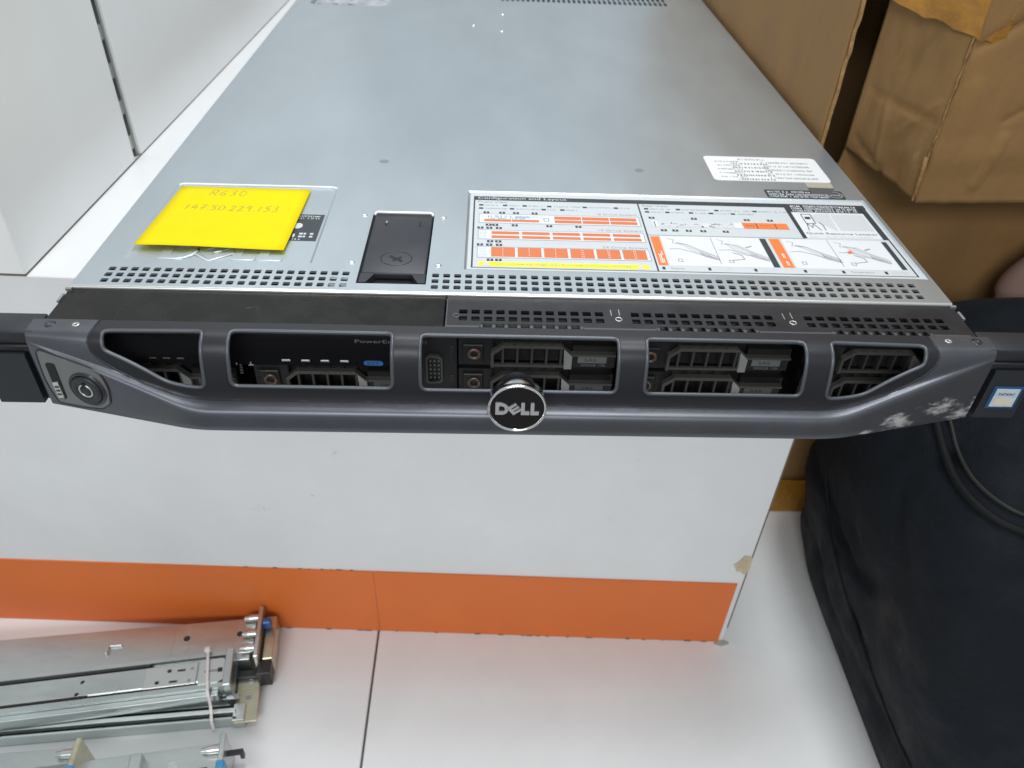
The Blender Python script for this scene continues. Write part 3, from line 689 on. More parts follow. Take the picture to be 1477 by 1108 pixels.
for i, (x, zc) in enumerate(spots):
    if i == 0: r = d0
    else:
        r = d0.copy(); COL.objects.link(r)
        for k in kids:
            c = k.copy(); COL.objects.link(c); c.parent = r; c.matrix_parent_inverse = k.matrix_parent_inverse.copy()
    r.location = (x*S, -26*S, zc*S)
for o in [o for o in COL.objects if o.name.startswith('hard_drive')]:
    attach(o, srv)
# glossy blank above the left drives with the product lettering
bk = MB().box(-HX+2, -47, -26.6, -10, -26.0, -7.2, bev=0.4).build('front_blank', 'blank_gloss', srv)
q = MB(); put_text_vert(q, 'PowerEdge R630', -77.8, -12.2, -44.2, -9.6, -26.7); q.build('model_lettering', 'grey_ink', bk, recalc=False)
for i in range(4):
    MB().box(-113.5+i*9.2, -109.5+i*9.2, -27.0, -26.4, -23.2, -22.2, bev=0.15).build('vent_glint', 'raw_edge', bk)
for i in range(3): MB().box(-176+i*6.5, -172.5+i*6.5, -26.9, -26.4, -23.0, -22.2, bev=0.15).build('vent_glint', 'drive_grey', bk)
MB().prism([(-73.4, -24.7), (-66.6, -24.7), (-65.6, -24.2), (-65.3, -23.4), (-65.6, -22.6), (-66.6, -22.1), (-73.4, -22.1), (-74.4, -22.6), (-74.7, -23.4), (-74.4, -24.2)], -27.0, -26.5, axes=(0, 2, 1)).build('service_tab', 'tag_blue', bk)
q = MB(); put_text_vert(q, 'EST', -72.9, -24.4, -67.0, -22.4, -27.1); q.build('tab_print', 'label_black', bk, recalc=False)
q = MB(); q.box(-129.6, -127.4, -27.0, -26.5, -25.9, -25.5); q.box(-128.7, -128.3, -27.0, -26.5, -26.0, -24.0)
q.box(-135.5, -135.0, -27.0, -26.5, -25.6, -24.6)
q.build('panel_icon', 'label_mid', bk, recalc=False)
for i in range(4): MB().box(-134.5+i*0.2, -133.0, -26.9, -26.3, -31+i*1.6, -30.2+i*1.6).build('status_mark', 'grey_ink', bk)
# front video port
vg = MB().box(-47.0, -30.0, -25.6, -10, -41.5, -7.4, bev=0.4).build('port_panel', 'drive_black', srv)
q = MB()
sh = [(-45.0, -19.6), (-43.6, -18.4), (-38.4, -18.9), (-37.0, -20.2), (-37.0, -33.6), (-38.4, -34.9), (-43.6, -35.4), (-45.0, -34.2)]
n = len(sh); inn = [(-41+(x+41)*0.78, -27+(z+27)*0.88) for x, z in sh]
vs = [(x, -26.9, z) for x, z in sh]+[(x, -26.9, z) for x, z in inn]+[(x, -25.5, z) for x, z in sh]+[(x, -25.5, z) for x, z in inn]
q.add(vs, [(k, (k+1) % n, n+(k+1) % n, n+k) for k in range(n)]+[(k, (k+1) % n, 2*n+(k+1) % n, 2*n+k) for k in range(n)]+[(n+k, n+(k+1) % n, 3*n+(k+1) % n, 3*n+k) for k in range(n)])
q.build('video_port', 'drive_grey', vg)
q = MB()
for r_ in range(3):
    for k in range(5): q.box(-43.2+r_*2.0, -42.4+r_*2.0, -26.4, -25.5, -32.4+k*2.5, -31.5+k*2.5)
q.build('port_pins', 'drive_tag', vg)
q = MB()
for zc in (-17.6, -35.2): outline(q, -34.2, 0, -31.2, 1, 0.3, 0) if False else q.box(-33.6, -31.4, -25.9, -25.5, zc-4.5, zc+4.5, bev=0.1)
q.build('drive_marker', 'lock_dark', vg)

# ---- bezel
CEN = [(-27,-1),(-35,-1.2),(-39.5,-2.8),(-43,-7),(-46,-17),(-48,-28),(-48.8,-29.8),(-52.0,-30.5),(-54.3,-31.9),(-55.3,-35.5),(-55.8,-41.5),(-54.8,-42.5),(-45,-42.5)]
END = [(-27,-1),(-35,-1.4),(-36.5,-2.2),(-37.3,-3),(-37.7,-4),(-38,-5),(-38.1,-5.4),(-38.3,-6),(-38.5,-7.5),(-38.5,-22),(-38.5,-41.5),(-37.5,-42.5),(-30,-42.5)]
TT = [0,8,12.8,18,28,39,41,44,47.5,51.5,56,58,68]
def wx(x):
    s = (abs(x)-150)/72.0; k = 0.12
    if s < -k: return 0.0
    if s < k: return (s+k)**2/(4*k)
    return min(s, 1.0)
def herm(t, T, A):
    t = min(max(t, T[0]), T[-1]); i = 0
    while i < len(T)-2 and t > T[i+1]: i += 1
    def sl(j):
        if j == 0: return (A[1]-A[0])/(T[1]-T[0])
        if j == len(T)-1: return (A[-1]-A[-2])/(T[-1]-T[-2])
        a = (A[j]-A[j-1])/(T[j]-T[j-1]); b = (A[j+1]-A[j])/(T[j+1]-T[j])
        return 0 if a*b <= 0 else 2*a*b/(a+b)
    h = T[i+1]-T[i]; u = (t-T[i])/h
    return (2*u**3-3*u*u+1)*A[i]+(u**3-2*u*u+u)*h*sl(i)+(-2*u**3+3*u*u)*A[i+1]+(u**3-u*u)*h*sl(i+1)
CY, CZ = [c[0] for c in CEN], [c[1] for c in CEN]; EY, EZ = [c[0] for c in END], [c[1] for c in END]
def surf(x, t):
    k = wx(x)
    return Vector((x, herm(t, TT, CY)*(1-k)+herm(t, TT, EY)*k, herm(t, TT, CZ)*(1-k)+herm(t, TT, EZ)*k))
def surf_n(x, t):
    e = 0.3
    a = surf(x+e, t)-surf(x-e, t); b = surf(x, min(t+e, 68))-surf(x, max(t-e, 0))
    n_ = b.cross(a).normalized()
    return n_ if n_.y < 0 or n_.z > 0.5 else -n_
def round_poly(pts, rad, step=1.5):
    out = []; n = len(pts)
    for i in range(n):
        p0, p1, p2 = Vector(pts[i-1]), Vector(pts[i]), Vector(pts[(i+1) % n])
        a = (p0-p1); b = (p2-p1); r = min(rad, a.length*0.45, b.length*0.45)
        s_, e_ = p1+a.normalized()*r, p1+b.normalized()*r
        for k in range(5):
            u = k/4; out.append(s_*(1-u)**2+p1*2*u*(1-u)+e_*u*u)
        nx = p2+(p1-p2).normalized()*min(rad, b.length*0.45, 1e9)
        d = (nx-e_).length; m = int(d/(step*2))
        for k in range(1, m): out.append(e_+(nx-e_)*k/m)
    return out
WIN = [[(-188.2, 7.6), (-143.8, 7.0), (-143.8, 34.6), (-154.0, 35.2), (-162.0, 35.6), (-187.6, 23.6)],
       [(-132, 6.0), (-58.6, 6.0), (-58.6, 33.4), (-132, 33.4)], [(-46, 6.6), (44.6, 6.6), (44.6, 33.8), (-46, 33.8)],
       [(57.4, 6.6), (131.4, 6.6), (131.4, 33.9), (57.4, 33.9)],
       [(143.4, 6.6), (188.2, 7.6), (187.6, 24.2), (162.5, 36.6), (153.0, 35.6), (143.4, 35.0)]]
WP = [round_poly(w_, 3.4) for w_ in WIN]
DARK = [(-192.4, 0), (-193.4, 8), (-194.4, 18), (-193.4, 27), (-189.5, 34.5), (-183, 39), (-172, 41.6), (-160, 41.8), (-150, 41.2), (150, 41.2), (160, 41.8), (172, 41.6), (183, 39), (189.5, 34.5), (193.4, 27), (194.4, 18), (193.4, 8), (192.4, 0)]
def inside(p, poly):
    c = False; n = len(poly); j = n-1
    for i in range(n):
        a, b = poly[i], poly[j]
        if (a[1] > p[1]) != (b[1] > p[1]) and p[0] < (b[0]-a[0])*(p[1]-a[1])/(b[1]-a[1])+a[0]: c = not c
        j = i
    return c
def segd(p, poly, closed=True):
    best = 1e9; n = len(poly)
    for i in range(n if closed else n-1):
        a, b = poly[i], poly[(i+1) % n]; dx, dy = b[0]-a[0], b[1]-a[1]
        u = max(0, min(1, ((p[0]-a[0])*dx+(p[1]-a[1])*dy)/(dx*dx+dy*dy+1e-12)))
        best = min(best, math.hypot(p[0]-a[0]-u*dx, p[1]-a[1]-u*dy))
    return best
dl = []
for a, b in zip(DARK[:-1], DARK[1:]):
    m = max(1, int(math.hypot(b[0]-a[0], b[1]-a[1])/5))
    for k in range(m): dl.append((a[0]+(b[0]-a[0])*k/m, a[1]+(b[1]-a[1])*k/m))
dl.append(DARK[-1])
pts = []; edges = []
def chain(poly, closed):
    o = len(pts); pts.extend([Vector((p[0], p[1])) for p in poly]); n = len(poly)
    for i in range(n if closed else n-1): edges.append((o+i, o+(i+1) % n))
for wp in WP: chain(wp, True)
chain(dl, False)
gx = [-222+i*4 for i in range(20)]+[-142+i*6 for i in range(48)]+[146+i*4 for i in range(20)]
gx = sorted({g for g in gx if -222 <= g <= 222} | {222})
gt = [0,2,5,8,9.6,11.2,12.8,14.5,16.2,18,21,24,28,32,36,39,40,41,42.2,44,45.8,47.5,49.5,51.5,53.8,56,57,58,63,68]
for g in gx:
    for t in gt:
        p = (g, t)
        if t not in (0, 68) and abs(g) < 221:
            bad = any(segd(p, wp) < 1.1 or inside(p, wp) for wp in WP if min(q[0] for q in wp)-2 < g < max(q[0] for q in wp)+2)
            if bad or segd(p, dl, False) < 0.7: continue
        elif t == 0 and segd(p, dl, False) < 0.7: continue
        pts.append(Vector(p))
cv, ce, cf, _, _, _ = delaunay_2d_cdt(pts, edges, [], 0, 1e-4)
P3 = [surf(v.x, v.y) for v in cv]; PN = [surf_n(v.x, v.y) for v in cv]; PI = [a-b*1.8 for a, b in zip(P3, PN)]
darkf, shellf = [], []
dpoly = [tuple(p) for p in dl]
for f in cf:
    c = sum((cv[i] for i in f), Vector((0, 0)))/len(f)
    if any(inside(c, wp) for wp in WP): continue
    (darkf if inside(c, dpoly) else shellf).append(tuple(f))
cnt = {}
for f in darkf+shellf:
    for i in range(len(f)):
        k = tuple(sorted((f[i], f[(i+1) % len(f)]))); cnt[k] = cnt.get(k, 0)+1
bez = bpy.data.objects.new('bezel', None); COL.objects.link(bez); bez.location = (0, -40*S, -42*S); bez.empty_display_size = 0.02; attach(bez, srv)
bez['label'] = 'dark grey snap-on front bezel with five windows and silver corners'
def shell_mesh(faces, name, material):
    mb = MB(); used = sorted({i for f in faces for i in f}); ix = {i: k for k, i in enumerate(used)}
    mb.add([P3[i] for i in used], [tuple(ix[i] for i in f) for f in faces], True)
    mb.add([PI[i] for i in used], [tuple(ix[i] for i in f)[::-1] for f in faces], True)
    for f in faces:
        for i in range(len(f)):
            a, b = f[i], f[(i+1) % len(f)]
            if cnt[tuple(sorted((a, b)))] == 1: mb.add([P3[a], P3[b], PI[b], PI[a]], [(0,1,2,3)])
    return mb
sm_ = shell_mesh(darkf, 'window_frame', 'bezel_dark'); sm_.build('window_frame', 'bezel_dark', bez, recalc=False)
sm_ = shell_mesh(shellf, 'outer_shell', 'bezel_paint')
for sx in (-222, 222):
    ring = [surf(sx, t) for t in gt]; sm_.add(ring+[Vector((sx, -27, -42.5))], [tuple(range(len(ring)+1))])
sm_.build('outer_shell', 'bezel_paint', bez, recalc=False)
# make sure outward normals for smooth shells
for o in bez.children:
    me = o.data
    bm = bmesh.new(); bm.from_mesh(me); bmesh.ops.recalc_face_normals(bm, faces=bm.faces[:]); bm.to_mesh(me); bm.free()
for wp in WP:
    MB().tube([surf(p[0], p[1])+surf_n(p[0], p[1])*(-0.15) for p in wp], 0.95, 8, closed=True).build('window_rim', 'bezel_rim', bez)  # rim bead whose highlight is painted by the paler grey
# ridge bead where the frame meets the chin
MB().tube([surf(p[0], p[1])-surf_n(p[0], p[1])*0.25 for p in dl], 0.55, 8).build('frame_bead', 'bezel_dark', bez)
for x in (-213.2, -201.8, 201.2, 214.8):
    big = abs(x) > 207
    c = surf(x, 3.4); q = MB(); q.lathe(c, (0, 0, 1), [(2.6 if big else 1.7, -0.2), (2.5 if big else 1.6, 0.12), (1.2 if big else 0.8, 0.14), (0.9 if big else 0.5, -0.1), (0.01, -0.1)], 18)
    q.build('bezel_screw', 'lock_dark' if big else 'drive_silver', bez)
# lock plate with tubular lock and latch slot (left corner)
lp = [(-219.0, 48.6), (-215.5, 46.8), (-203, 45.6), (-194.5, 45.2), (-190, 47.6), (-188.0, 50.5), (-189.5, 53.4), (-195, 54.8), (-204, 55.2), (-217.5, 55.2), (-220.2, 52.5)]
lpr = round_poly(lp, 1.2, 0.8)
def patch(poly, lift):
    ps = [Vector(p) for p in poly]; ed = [(i, (i+1) % len(ps)) for i in range(len(ps))]
    x0, x1 = min(p.x for p in ps), max(p.x for p in ps); t0, t1 = min(p.y for p in ps), max(p.y for p in ps)
    for i in range(1, 12):
        for j in range(1, 8):
            p = (x0+(x1-x0)*i/12, t0+(t1-t0)*j/8)
            if inside(p, poly) and segd(p, poly) > 0.5: ps.append(Vector(p))
    v, e, f, *_ = delaunay_2d_cdt(ps, ed, [], 0, 1e-4)
    fs = [tuple(k) for k in f if inside(sum((v[i] for i in k), Vector((0, 0)))/len(k), poly)]
    mb = MB(); mb.add([surf(a.x, a.y)+surf_n(a.x, a.y)*lift for a in v], fs, True); return mb
patch([tuple(p) for p in lpr], 0.3).build('lock_plate', 'lock_plate', bez)
MB().tube([surf(p[0], p[1])+surf_n(p[0], p[1])*0.25 for p in lpr], 0.42, 6, closed=True).build('plate_shadow_line', 'lock_dark', bez)  # dark tube painting the shadow outline of the recessed plate
LN = Vector((-0.232, -0.973, 0.03)).normalized(); LC = Vector((-199.0, -44.0, -28.0))
MB().lathe(LC, LN, [(9.3, -0.5), (9.2, 0.7), (8.4, 1.2), (7.6, 0.6), (7.5, 0.2)], 40).build('lock_ring', 'lock_dark', bez)
MB().lathe(LC, LN, [(7.5, 0.1), (7.4, 1.5), (6.9, 1.9), (3.3, 1.7), (3.2, 1.0), (2.6, 1.0), (2.5, 1.8), (0.01, 1.8)], 40).build('lock_cylinder', 'ear_black', bez)
q = MB(); q.lathe(LC+LN*1.75, LN, [(3.6, 0.0), (3.5, 0.25), (2.9, 0.25), (2.8, 0.0)], 30); q.build('keyway', 'drive_silver', bez)
MB().box(-0.7, 0.7, -0.25, 0.35, 2.0, 4.4, mtx=Matrix.Translation(LC+LN*1.9)).build('key_notch', 'black_void', bez)
def surf_box(mb, x0, x1, zt, zb, y_off, d):
    pass
SD = Vector((0.973, -0.232, 0)).normalized()
def plane_prism(pts, h0, h1):
    """polygon given as (along plate, height z) extruded along the plate normal, origin at the lock centre"""
    mb = MB(); n = len(pts); vs = [LC+SD*a+Vector((0, 0, b))+LN*h for h in (h0, h1) for a, b in pts]
    mb.add(vs, [tuple(range(n))[::-1], tuple(range(n, 2*n))]+[(i, (i+1) % n, n+(i+1) % n, n+i) for i in range(n)]); return mb
plane_prism([(-17.8, 11.2), (-16.6, 12.0), (-13.8, 12.0), (-13.2, 11.0), (-13.4, -7.6), (-14.2, -8.8), (-17.4, -8.8), (-18.0, -8.0)], -0.5, 0.55).build('latch_slot', 'black_void', bez)
q = plane_prism([(-17.6, 0.8), (-14.6, 1.8), (-14.4, -7.8), (-17.4, -8.2)], 0.5, 1.1)
q.build('slide_latch', 'drive_silver', bez)
q = MB()
for k in range(3): 
    m_ = plane_prism([(-17.0, -1.0-k*2.2), (-14.9, -0.6-k*2.2), (-14.9, -1.7-k*2.2), (-17.0, -2.1-k*2.2)], 1.1, 1.25); q.add(m_.v, m_.f)
q.build('latch_notch', 'lock_dark', bez)
# round chrome badge
BN = Vector((0, -1, 0.02)).normalized(); BC = Vector((-1.8, -61.0, -21.2)); BU = Vector((0, 0.02, 1)).normalized()
MB().lathe(BC, BN, [(12.2, -7.5), (12.6, -6.8), (12.7, -3), (12.8, -1.6), (13.2, -0.6), (13.3, 0.3), (12.9, 0.75), (12.4, 0.6), (12.15, 0.1)], 64, up=BU).build('badge_ring', 'chrome', bez)
MB().lathe(BC, BN, [(9.0, -15), (9.0, -7.4), (12.3, -7.3)], 40, up=BU).build('badge_mount', 'bezel_dark', bez)
q = MB(); n = 64; q.add([BC+BN*0.1+BU*12.2*math.cos(2*math.pi*i/n)+Vector((1, 0, 0))*12.2*math.sin(2*math.pi*i/n) for i in range(n)], [tuple(range(n))]); q.build('badge_face', 'badge_black', bez)
q = MB()
for pl in logo_strokes():
    ps = [((x-31)*0.315, (y-10)*0.315) for x, y in pl]; n = len(ps)
    vs = [BC+Vector((1, 0, 0))*a+BU*b+BN*h for h in (0.1, 0.75) for a, b in ps]
    q.add(vs, [tuple(range(n))[::-1], tuple(range(n, 2*n))]+[(i, (i+1) % n, n+(i+1) % n, n+i) for i in range(n)])
q.build('badge_letters', 'letter_silver', bez)

# ---- rack ears
for sx in (-1, 1):
    ear = bpy.data.objects.new('rack_ear', None); COL.objects.link(ear); ear.location = (sx*233*S, -30*S, -42*S); attach(ear, srv)
    def ex(a, b): return (min(sx*a, sx*b), max(sx*a, sx*b))
    a, b = ex(218.2, 247); MB().box(a, b, -36.5, -21.5, -7.4, -1.6, bev=0.8, seg=2).build('ear_top', 'ear_black', ear)
    a, b = ex(222.4, 246); MB().box(a, b, -35.2, -22.5, -41.8, -7.6, bev=0.8, seg=2).build('ear_body', 'ear_black', ear)
    a, b = ex(225.2, 245.5); MB().prism([(a, -12.5), (b, -12.5), (b, -41.4), (a, -41.4)] if sx > 0 else [(a, -12.5), (b, -12.5), (b, -41.4), (a, -41.4)], -38.6, -35.3, axes=(0, 2, 1)).build('ear_latch', 'ear_black', ear)
    a, b = ex(222.6, 243); MB().box(a, b, -37.6, -35.3, -12.0, -8.6, bev=0.6, seg=2).build('latch_lip', 'bezel_dark', ear)
    if sx > 0:
        st_ = MB().box(228.5, 243.0, -39.0, -38.7, -35.0, -21.5, bev=0.1).build('processor_badge', 'xeon_blue', ear)
        MB().box(230.0, 241.6, -39.25, -39.05, -33.8, -22.8).build('badge_foil', 'xeon_white', ear)
        q = MB(); q.box(231.6, 240.0, -39.40, -39.30, -32.6, -28.6); q.build('badge_print', 'xeon_gold', ear)
        q = MB(); greek(q, 0, 0, 8, 1.4, 0, 0.8, 0.25, random.Random(4)); q.v = [Vector((231.8+v.x, -39.36, -26.6+v.y)) for v in q.v]; q.build('badge_text', 'xeon_blue', ear, recalc=False)

# ================================================================== STICKY NOTE
note = thing('sticky_note', (-160, 74, 0.3), 'bright yellow square sticky note with handwriting on the server lid', 'note')
nb = MB(); nx, ny = 12, 12; vs = []
for j in range(ny+1):
    for i in range(nx+1):
        u, v = i/nx, j/ny
        x = (-199.2*(1-v)-197.2*v)*(1-u)+(-122.2*(1-v)-121.5*v)*u
        y = (37.2*(1-v)+111.0*v)*(1-u)+(36.2*(1-v)+110.6*v)*u
        zz = 0.25+1.3*(1-v)**2.2+0.35*math.sin(5*u+3*v)*(1-v)+0.5*(1-u)*(1-v)
        vs.append((x, y, zz))
def note_z(x, y):
    u = (x+198)/76.0; v = (y-36.8)/74.0
    return 0.25+1.3*max(0, 1-v)**2.2+0.35*math.sin(5*u+3*v)*(1-v)+0.5*(1-u)*(1-v)
nb.add(vs, [(j*(nx+1)+i, j*(nx+1)+i+1, (j+1)*(nx+1)+i+1, (j+1)*(nx+1)+i) for j in range(ny) for i in range(nx)], True)
no = nb.build('paper', 'note_yellow', note)
md = no.modifiers.new('thickness', 'SOLIDIFY'); md.thickness = 0.00012; md.offset = -1
GL = {'R': [[(0,0),(0.25,1.0)],[(0.05,0.95),(0.7,1.0),(0.75,0.65),(0.2,0.5)],[(0.25,0.5),(0.75,0.0)]],
 '6': [[(0.65,1.0),(0.2,0.6),(0.05,0.2),(0.3,0.0),(0.6,0.15),(0.55,0.42),(0.15,0.4)]],
 '3': [[(0.1,0.9),(0.6,1.0),(0.55,0.65),(0.25,0.55),(0.6,0.4),(0.5,0.05),(0.05,0.0)]],
 '0': [[(0.4,1.0),(0.1,0.7),(0.05,0.25),(0.3,0.0),(0.6,0.2),(0.7,0.7),(0.45,1.0)]],
 '1': [[(0.3,0.0),(0.45,1.0)]], '4': [[(0.45,1.0),(0.05,0.4),(0.65,0.4)],[(0.55,0.75),(0.45,0.0)]],
 '7': [[(0.05,0.95),(0.7,1.0),(0.3,0.0)],[(0.15,0.5),(0.6,0.55)]], '5': [[(0.7,1.0),(0.25,0.98),(0.15,0.6),(0.5,0.6),(0.55,0.2),(0.05,0.0)]],
 '2': [[(0.1,0.8),(0.4,1.0),(0.6,0.75),(0.05,0.0),(0.65,0.05)]], '9': [[(0.6,0.7),(0.35,0.5),(0.15,0.75),(0.45,1.0),(0.62,0.8),(0.45,0.0)]],
 '.': [[(0.2,0.0),(0.26,0.06)]]}
hw = MB(); rr = random.Random(21)
def scrawl(st_, x, y, h, adv):
    for ch in st_:
        for pl in GL[ch]:
            ps = [(x+a*h*0.8+rr.uniform(-.15, .15), y+b*h+rr.uniform(-.15, .15)) for a, b in pl]
            for a, b in zip(ps[:-1], ps[1:]):
                dx, dy = b[0]-a[0], b[1]-a[1]; l = math.hypot(dx, dy) or 1; wd = rr.uniform(0.22, 0.42); nx_, ny_ = -dy/l*wd, dx/l*wd
                q = [(a[0]+nx_, a[1]+ny_), (a[0]-nx_, a[1]-ny_), (b[0]-nx_, b[1]-ny_), (b[0]+nx_, b[1]+ny_)]
                hw.add([(c, d, note_z(c, d)+0.16) for c, d in q], [(0,1,2,3)])
        x += adv*(0.45 if ch == '.' else 1)
scrawl('R630', -178.5, 99.5, 7.0, 5.6)
scrawl('147.50.229.153', -188.0, 80.5, 6.4, 4.35)
hw.build('handwriting', 'pen', note, recalc=False)

# ================================================================== CARDBOARD CARTON (right of the counter)
box = thing('cardboard_carton', (400, 420, FZ), 'tall brown cardboard carton standing against the right side of the counter', 'box')
FY = 217.0; LX = 222.0
q = MB(); q.box(LX, LX+5, FY+4, 900, FZ+0.5, 330, bev=1.0); q.build('side_panel', 'cardboard', box)
q = MB()
nx, nz = 26, 60; vs = []
for j in range(nz+1):
    for i in range(nx+1):
        zz = FZ+0.5+j*(330-FZ)/nz; xl = LX+3+17*max(0, min(1, (zz+55)/40)); x = xl+i*(760-xl)/nx
        dy = 6*noise.noise(Vector((x*0.012, 0.3, zz*0.010)))+2.0*noise.noise(Vector((x*0.04, 5.3, zz*0.03)))
        vs.append((x, FY+4+dy*min(1, i/2.0), zz))
q.add(vs, [(j*(nx+1)+i, j*(nx+1)+i+1, (j+1)*(nx+1)+i+1, (j+1)*(nx+1)+i) for j in range(nz) for i in range(nx)], True)
fp = q.build('front_panel', 'cardboard', box); sd_ = fp.modifiers.new('thickness', 'SOLIDIFY'); sd_.thickness = 0.004
MB().box(LX+5.2, 760, 895, 900, FZ+0.5, 330).build('back_panel', 'cardboard', box)
MB().box(755, 760, FY+8, 894.8, FZ+0.5, 330).build('far_side_panel', 'cardboard', box)
MB().box(LX, 760, FY+3, 900, 330.3, 335).build('top_panel', 'cardboard', box)
MB().box(LX+20, 754.8, 330, 334, FZ+0.6, 329.5).build('added_board', 'cardboard', box)  # added hidden board inside the carton, behind its front slit
# torn corner edge
q = MB(); vs = []; rr = random.Random(9); n = 60
for j in range(n):
    zz = -60+j*6.6; a = rr.uniform(-0.8, 0.8); b = rr.uniform(-0.8, 0.8)
    vs += [(LX+1.2+a*0.5, FY+2.0+b, zz), (LX+3.6+a*0.7, FY+1.4+b*0.6, zz)]
q.add(vs, [(2*j, 2*j+1, 2*j+3, 2*j+2) for j in range(n-1)]); q.build('torn_edge', 'cardboard_edge', box)
# front flap bent outward: slanted gusset + hanging front sheet with a crushed lower corner
q = MB(); A = (LX+18, FY-1.0); Bq = (266.0, 152.0)
def crease(x, z, lines):
    d = 0.0
    for (x0, z0, x1, z1, amp, wd) in lines:
        L2 = (x1-x0)**2+(z1-z0)**2; t = ((x-x0)*(x1-x0)+(z-z0)*(z1-z0))/L2
        tc = max(0, min(1, t)); q_ = math.hypot(x-x0-tc*(x1-x0), z-z0-tc*(z1-z0))
        d += amp*max(0, 1-q_/wd)
    return d
GC = [(8, 37, 64, 35, 1.8, 3), (3, 6, 36, -10, 1.4, 2.5), (38, 17, 62, 46, -1.3, 3), (20, 60, 40, 78, 1.2, 3), (24, 36, 30, -4, -1.0, 3)]
nu, nz = 40, 130; vs = []
for j in range(nz+1):
    for i in range(nu+1):
        u = i/nu; zz0 = -6-9.5*u; zz = zz0+(330-zz0)*j/nz
        c = 3.5*noise.noise(Vector((u*2.2, 2.1, zz*0.018)))+1.4*noise.noise(Vector((u*6, 7.1, zz*0.06)))
        c *= math.sin(math.pi*min(1, max(0, u)))
        c += crease(u*69, zz, GC)*min(1, u*6, (1-u)*6+0.3)
        vs.append((A[0]+(Bq[0]-A[0])*u+c, A[1]+(Bq[1]-A[1])*u+c, zz))
q.add(vs, [(j*(nu+1)+i, j*(nu+1)+i+1, (j+1)*(nu+1)+i+1, (j+1)*(nu+1)+i) for j in range(nz) for i in range(nu)], True)
g_ = q.build('flap_gusset', 'cardboard', box); sd_ = g_.modifiers.new('thickness', 'SOLIDIFY'); sd_.thickness = 0.004
FC = [(306, 30, 300, -2, 2.6, 3), (290, 98, 268, 83, -3.0, 5), (262, 13, 330, 22, 1.2, 14), (330, 60, 302, 40, -1.6, 4), (275, 60, 283, -12, 1.4, 6)]
q = MB(); vs = []; nu = 130
for j in range(nz+1):
    for i in range(nu+1):
        u = i/nu; x = 266+u*330; zz0 = -15.5+u*8+0.8*noise.noise(Vector((x*0.08, 1, 1))); zz = zz0+(330-zz0)*j/nz
        c = 5*noise.noise(Vector((x*0.011, 4.1, zz*0.012)))*min(1, u*8)
        c += 1.2*abs(noise.noise(Vector(((x+zz*0.6)*0.02, 9.1, 0.4))))-crease(x, zz, FC)
        vs.append((x+1.2*noise.noise(Vector((zz*0.08, 3.3, 0)))*(1-min(1, u*8)), 152+c, zz))
q.add(vs, [(j*(nu+1)+i, j*(nu+1)+i+1, (j+1)*(nu+1)+i+1, (j+1)*(nu+1)+i) for j in range(nz) for i in range(nu)], True)
g_ = q.build('front_flap', 'cardboard', box); sd_ = g_.modifiers.new('thickness', 'SOLIDIFY'); sd_.thickness = 0.005; sd_.offset = -1
q = MB(); vs = []; rr = random.Random(19); n = 44
for j in range(n):
    zz = -16+j*3.4; a = rr.uniform(-1, 1)
    vs += [(265.0+a*0.7, 151.0+a*0.4, zz), (266.0+rr.uniform(-.6,.9), 150.6-a*0.3, zz)]
q.add(vs, [(2*j, 2*j+1, 2*j+3, 2*j+2) for j in range(n-1)]); q.tube([(265.2, 152.0, 14), (265.6, 151.4, 6), (265.8, 151.0, -2), (266.4, 151.2, -10), (267.2, 152.0, -15)], 1.6, 8)
q.build('crushed_corner', 'cardboard_edge', box)
# brown packing tape across gusset and flap, and round the foot
q = MB(); rr = random.Random(2); vs = []; n = 16
for i in range(n+1):
    u = i/n
    if u < 0.72: k = u/0.72; x, y = A[0]-14+(Bq[0]-A[0]+14)*k, A[1]-2.4+(Bq[1]-A[1]-1)*k
    else: k = (u-0.72)/0.28; x, y = Bq[0]+16*k, Bq[1]-3.0
    for j in range(6):
        v = j/5; zz = 96+v*70-12*u+1.2*rr.uniform(-1, 1); vs.append((x+rr.uniform(-1, 1), y-1.2+rr.uniform(-0.9, 0.9), zz))
q.add(vs, [(i*6+j, (i+1)*6+j, (i+1)*6+j+1, i*6+j+1) for i in range(n) for j in range(5)], True); q.build('packing_tape', 'brown_tape', box)
MB().box(LX-0.5, 330, FY-4.5, FY-3.3, FZ+0.8, FZ+46, bev=0.4).build('foot_tape', 'brown_tape', box)

# ================================================================== BLACK BAG
bag = thing('black_bag', (440, 30, FZ), 'large black fabric bag standing on the floor at the right', 'bag')
def bag_pt(th, v):
    """plan superellipse that tapers and leans back with height; v 0 floor .. 1 top"""
    c, s_ = math.cos(th), math.sin(th); rr_ = (abs(c)**6+abs(s_)**6)**(-1/6); px, py = c*rr_, s_*rr_
    H = 330.0; hz = v
    r = max(0.0, 1-max(0, (hz-0.08)/0.92)**3.2)**0.5 if hz > 0.08 else 0.97+0.03*hz/0.08
    x = 440-62*hz+px*152*r; y = 30+50*hz+py*(172-45*hz)*r; zz = FZ+0.6+H*hz
    p = Vector((x, y, zz)); n_ = Vector((px, py, 0.3)).normalized()
    d = 6*noise.noise(p*0.011)+4.0*noise.noise(p*0.026+Vector((3, 1, 2)))+1.6*noise.noise(p*0.07)
    d += 5.0*abs(noise.noise(Vector(((x+y)*0.014, zz*0.008, 4.4))))-4.0*max(0, 1-abs(noise.noise(Vector((x*0.010, y*0.008, zz*0.012+7))))*9)
    return p+n_*d*min(1, hz*6)*(0.4+0.6*r)
q = MB(); nt, nv = 120, 70; vs = []
for j in range(nv+1):
    v = j/nv; v = 1-(1-v)**1.6
    for i in range(nt): vs.append(bag_pt(2*math.pi*i/nt, v))
fs = [(j*nt+i, j*nt+(i+1) % nt, (j+1)*nt+(i+1) % nt, (j+1)*nt+i) for j in range(nv) for i in range(nt)]
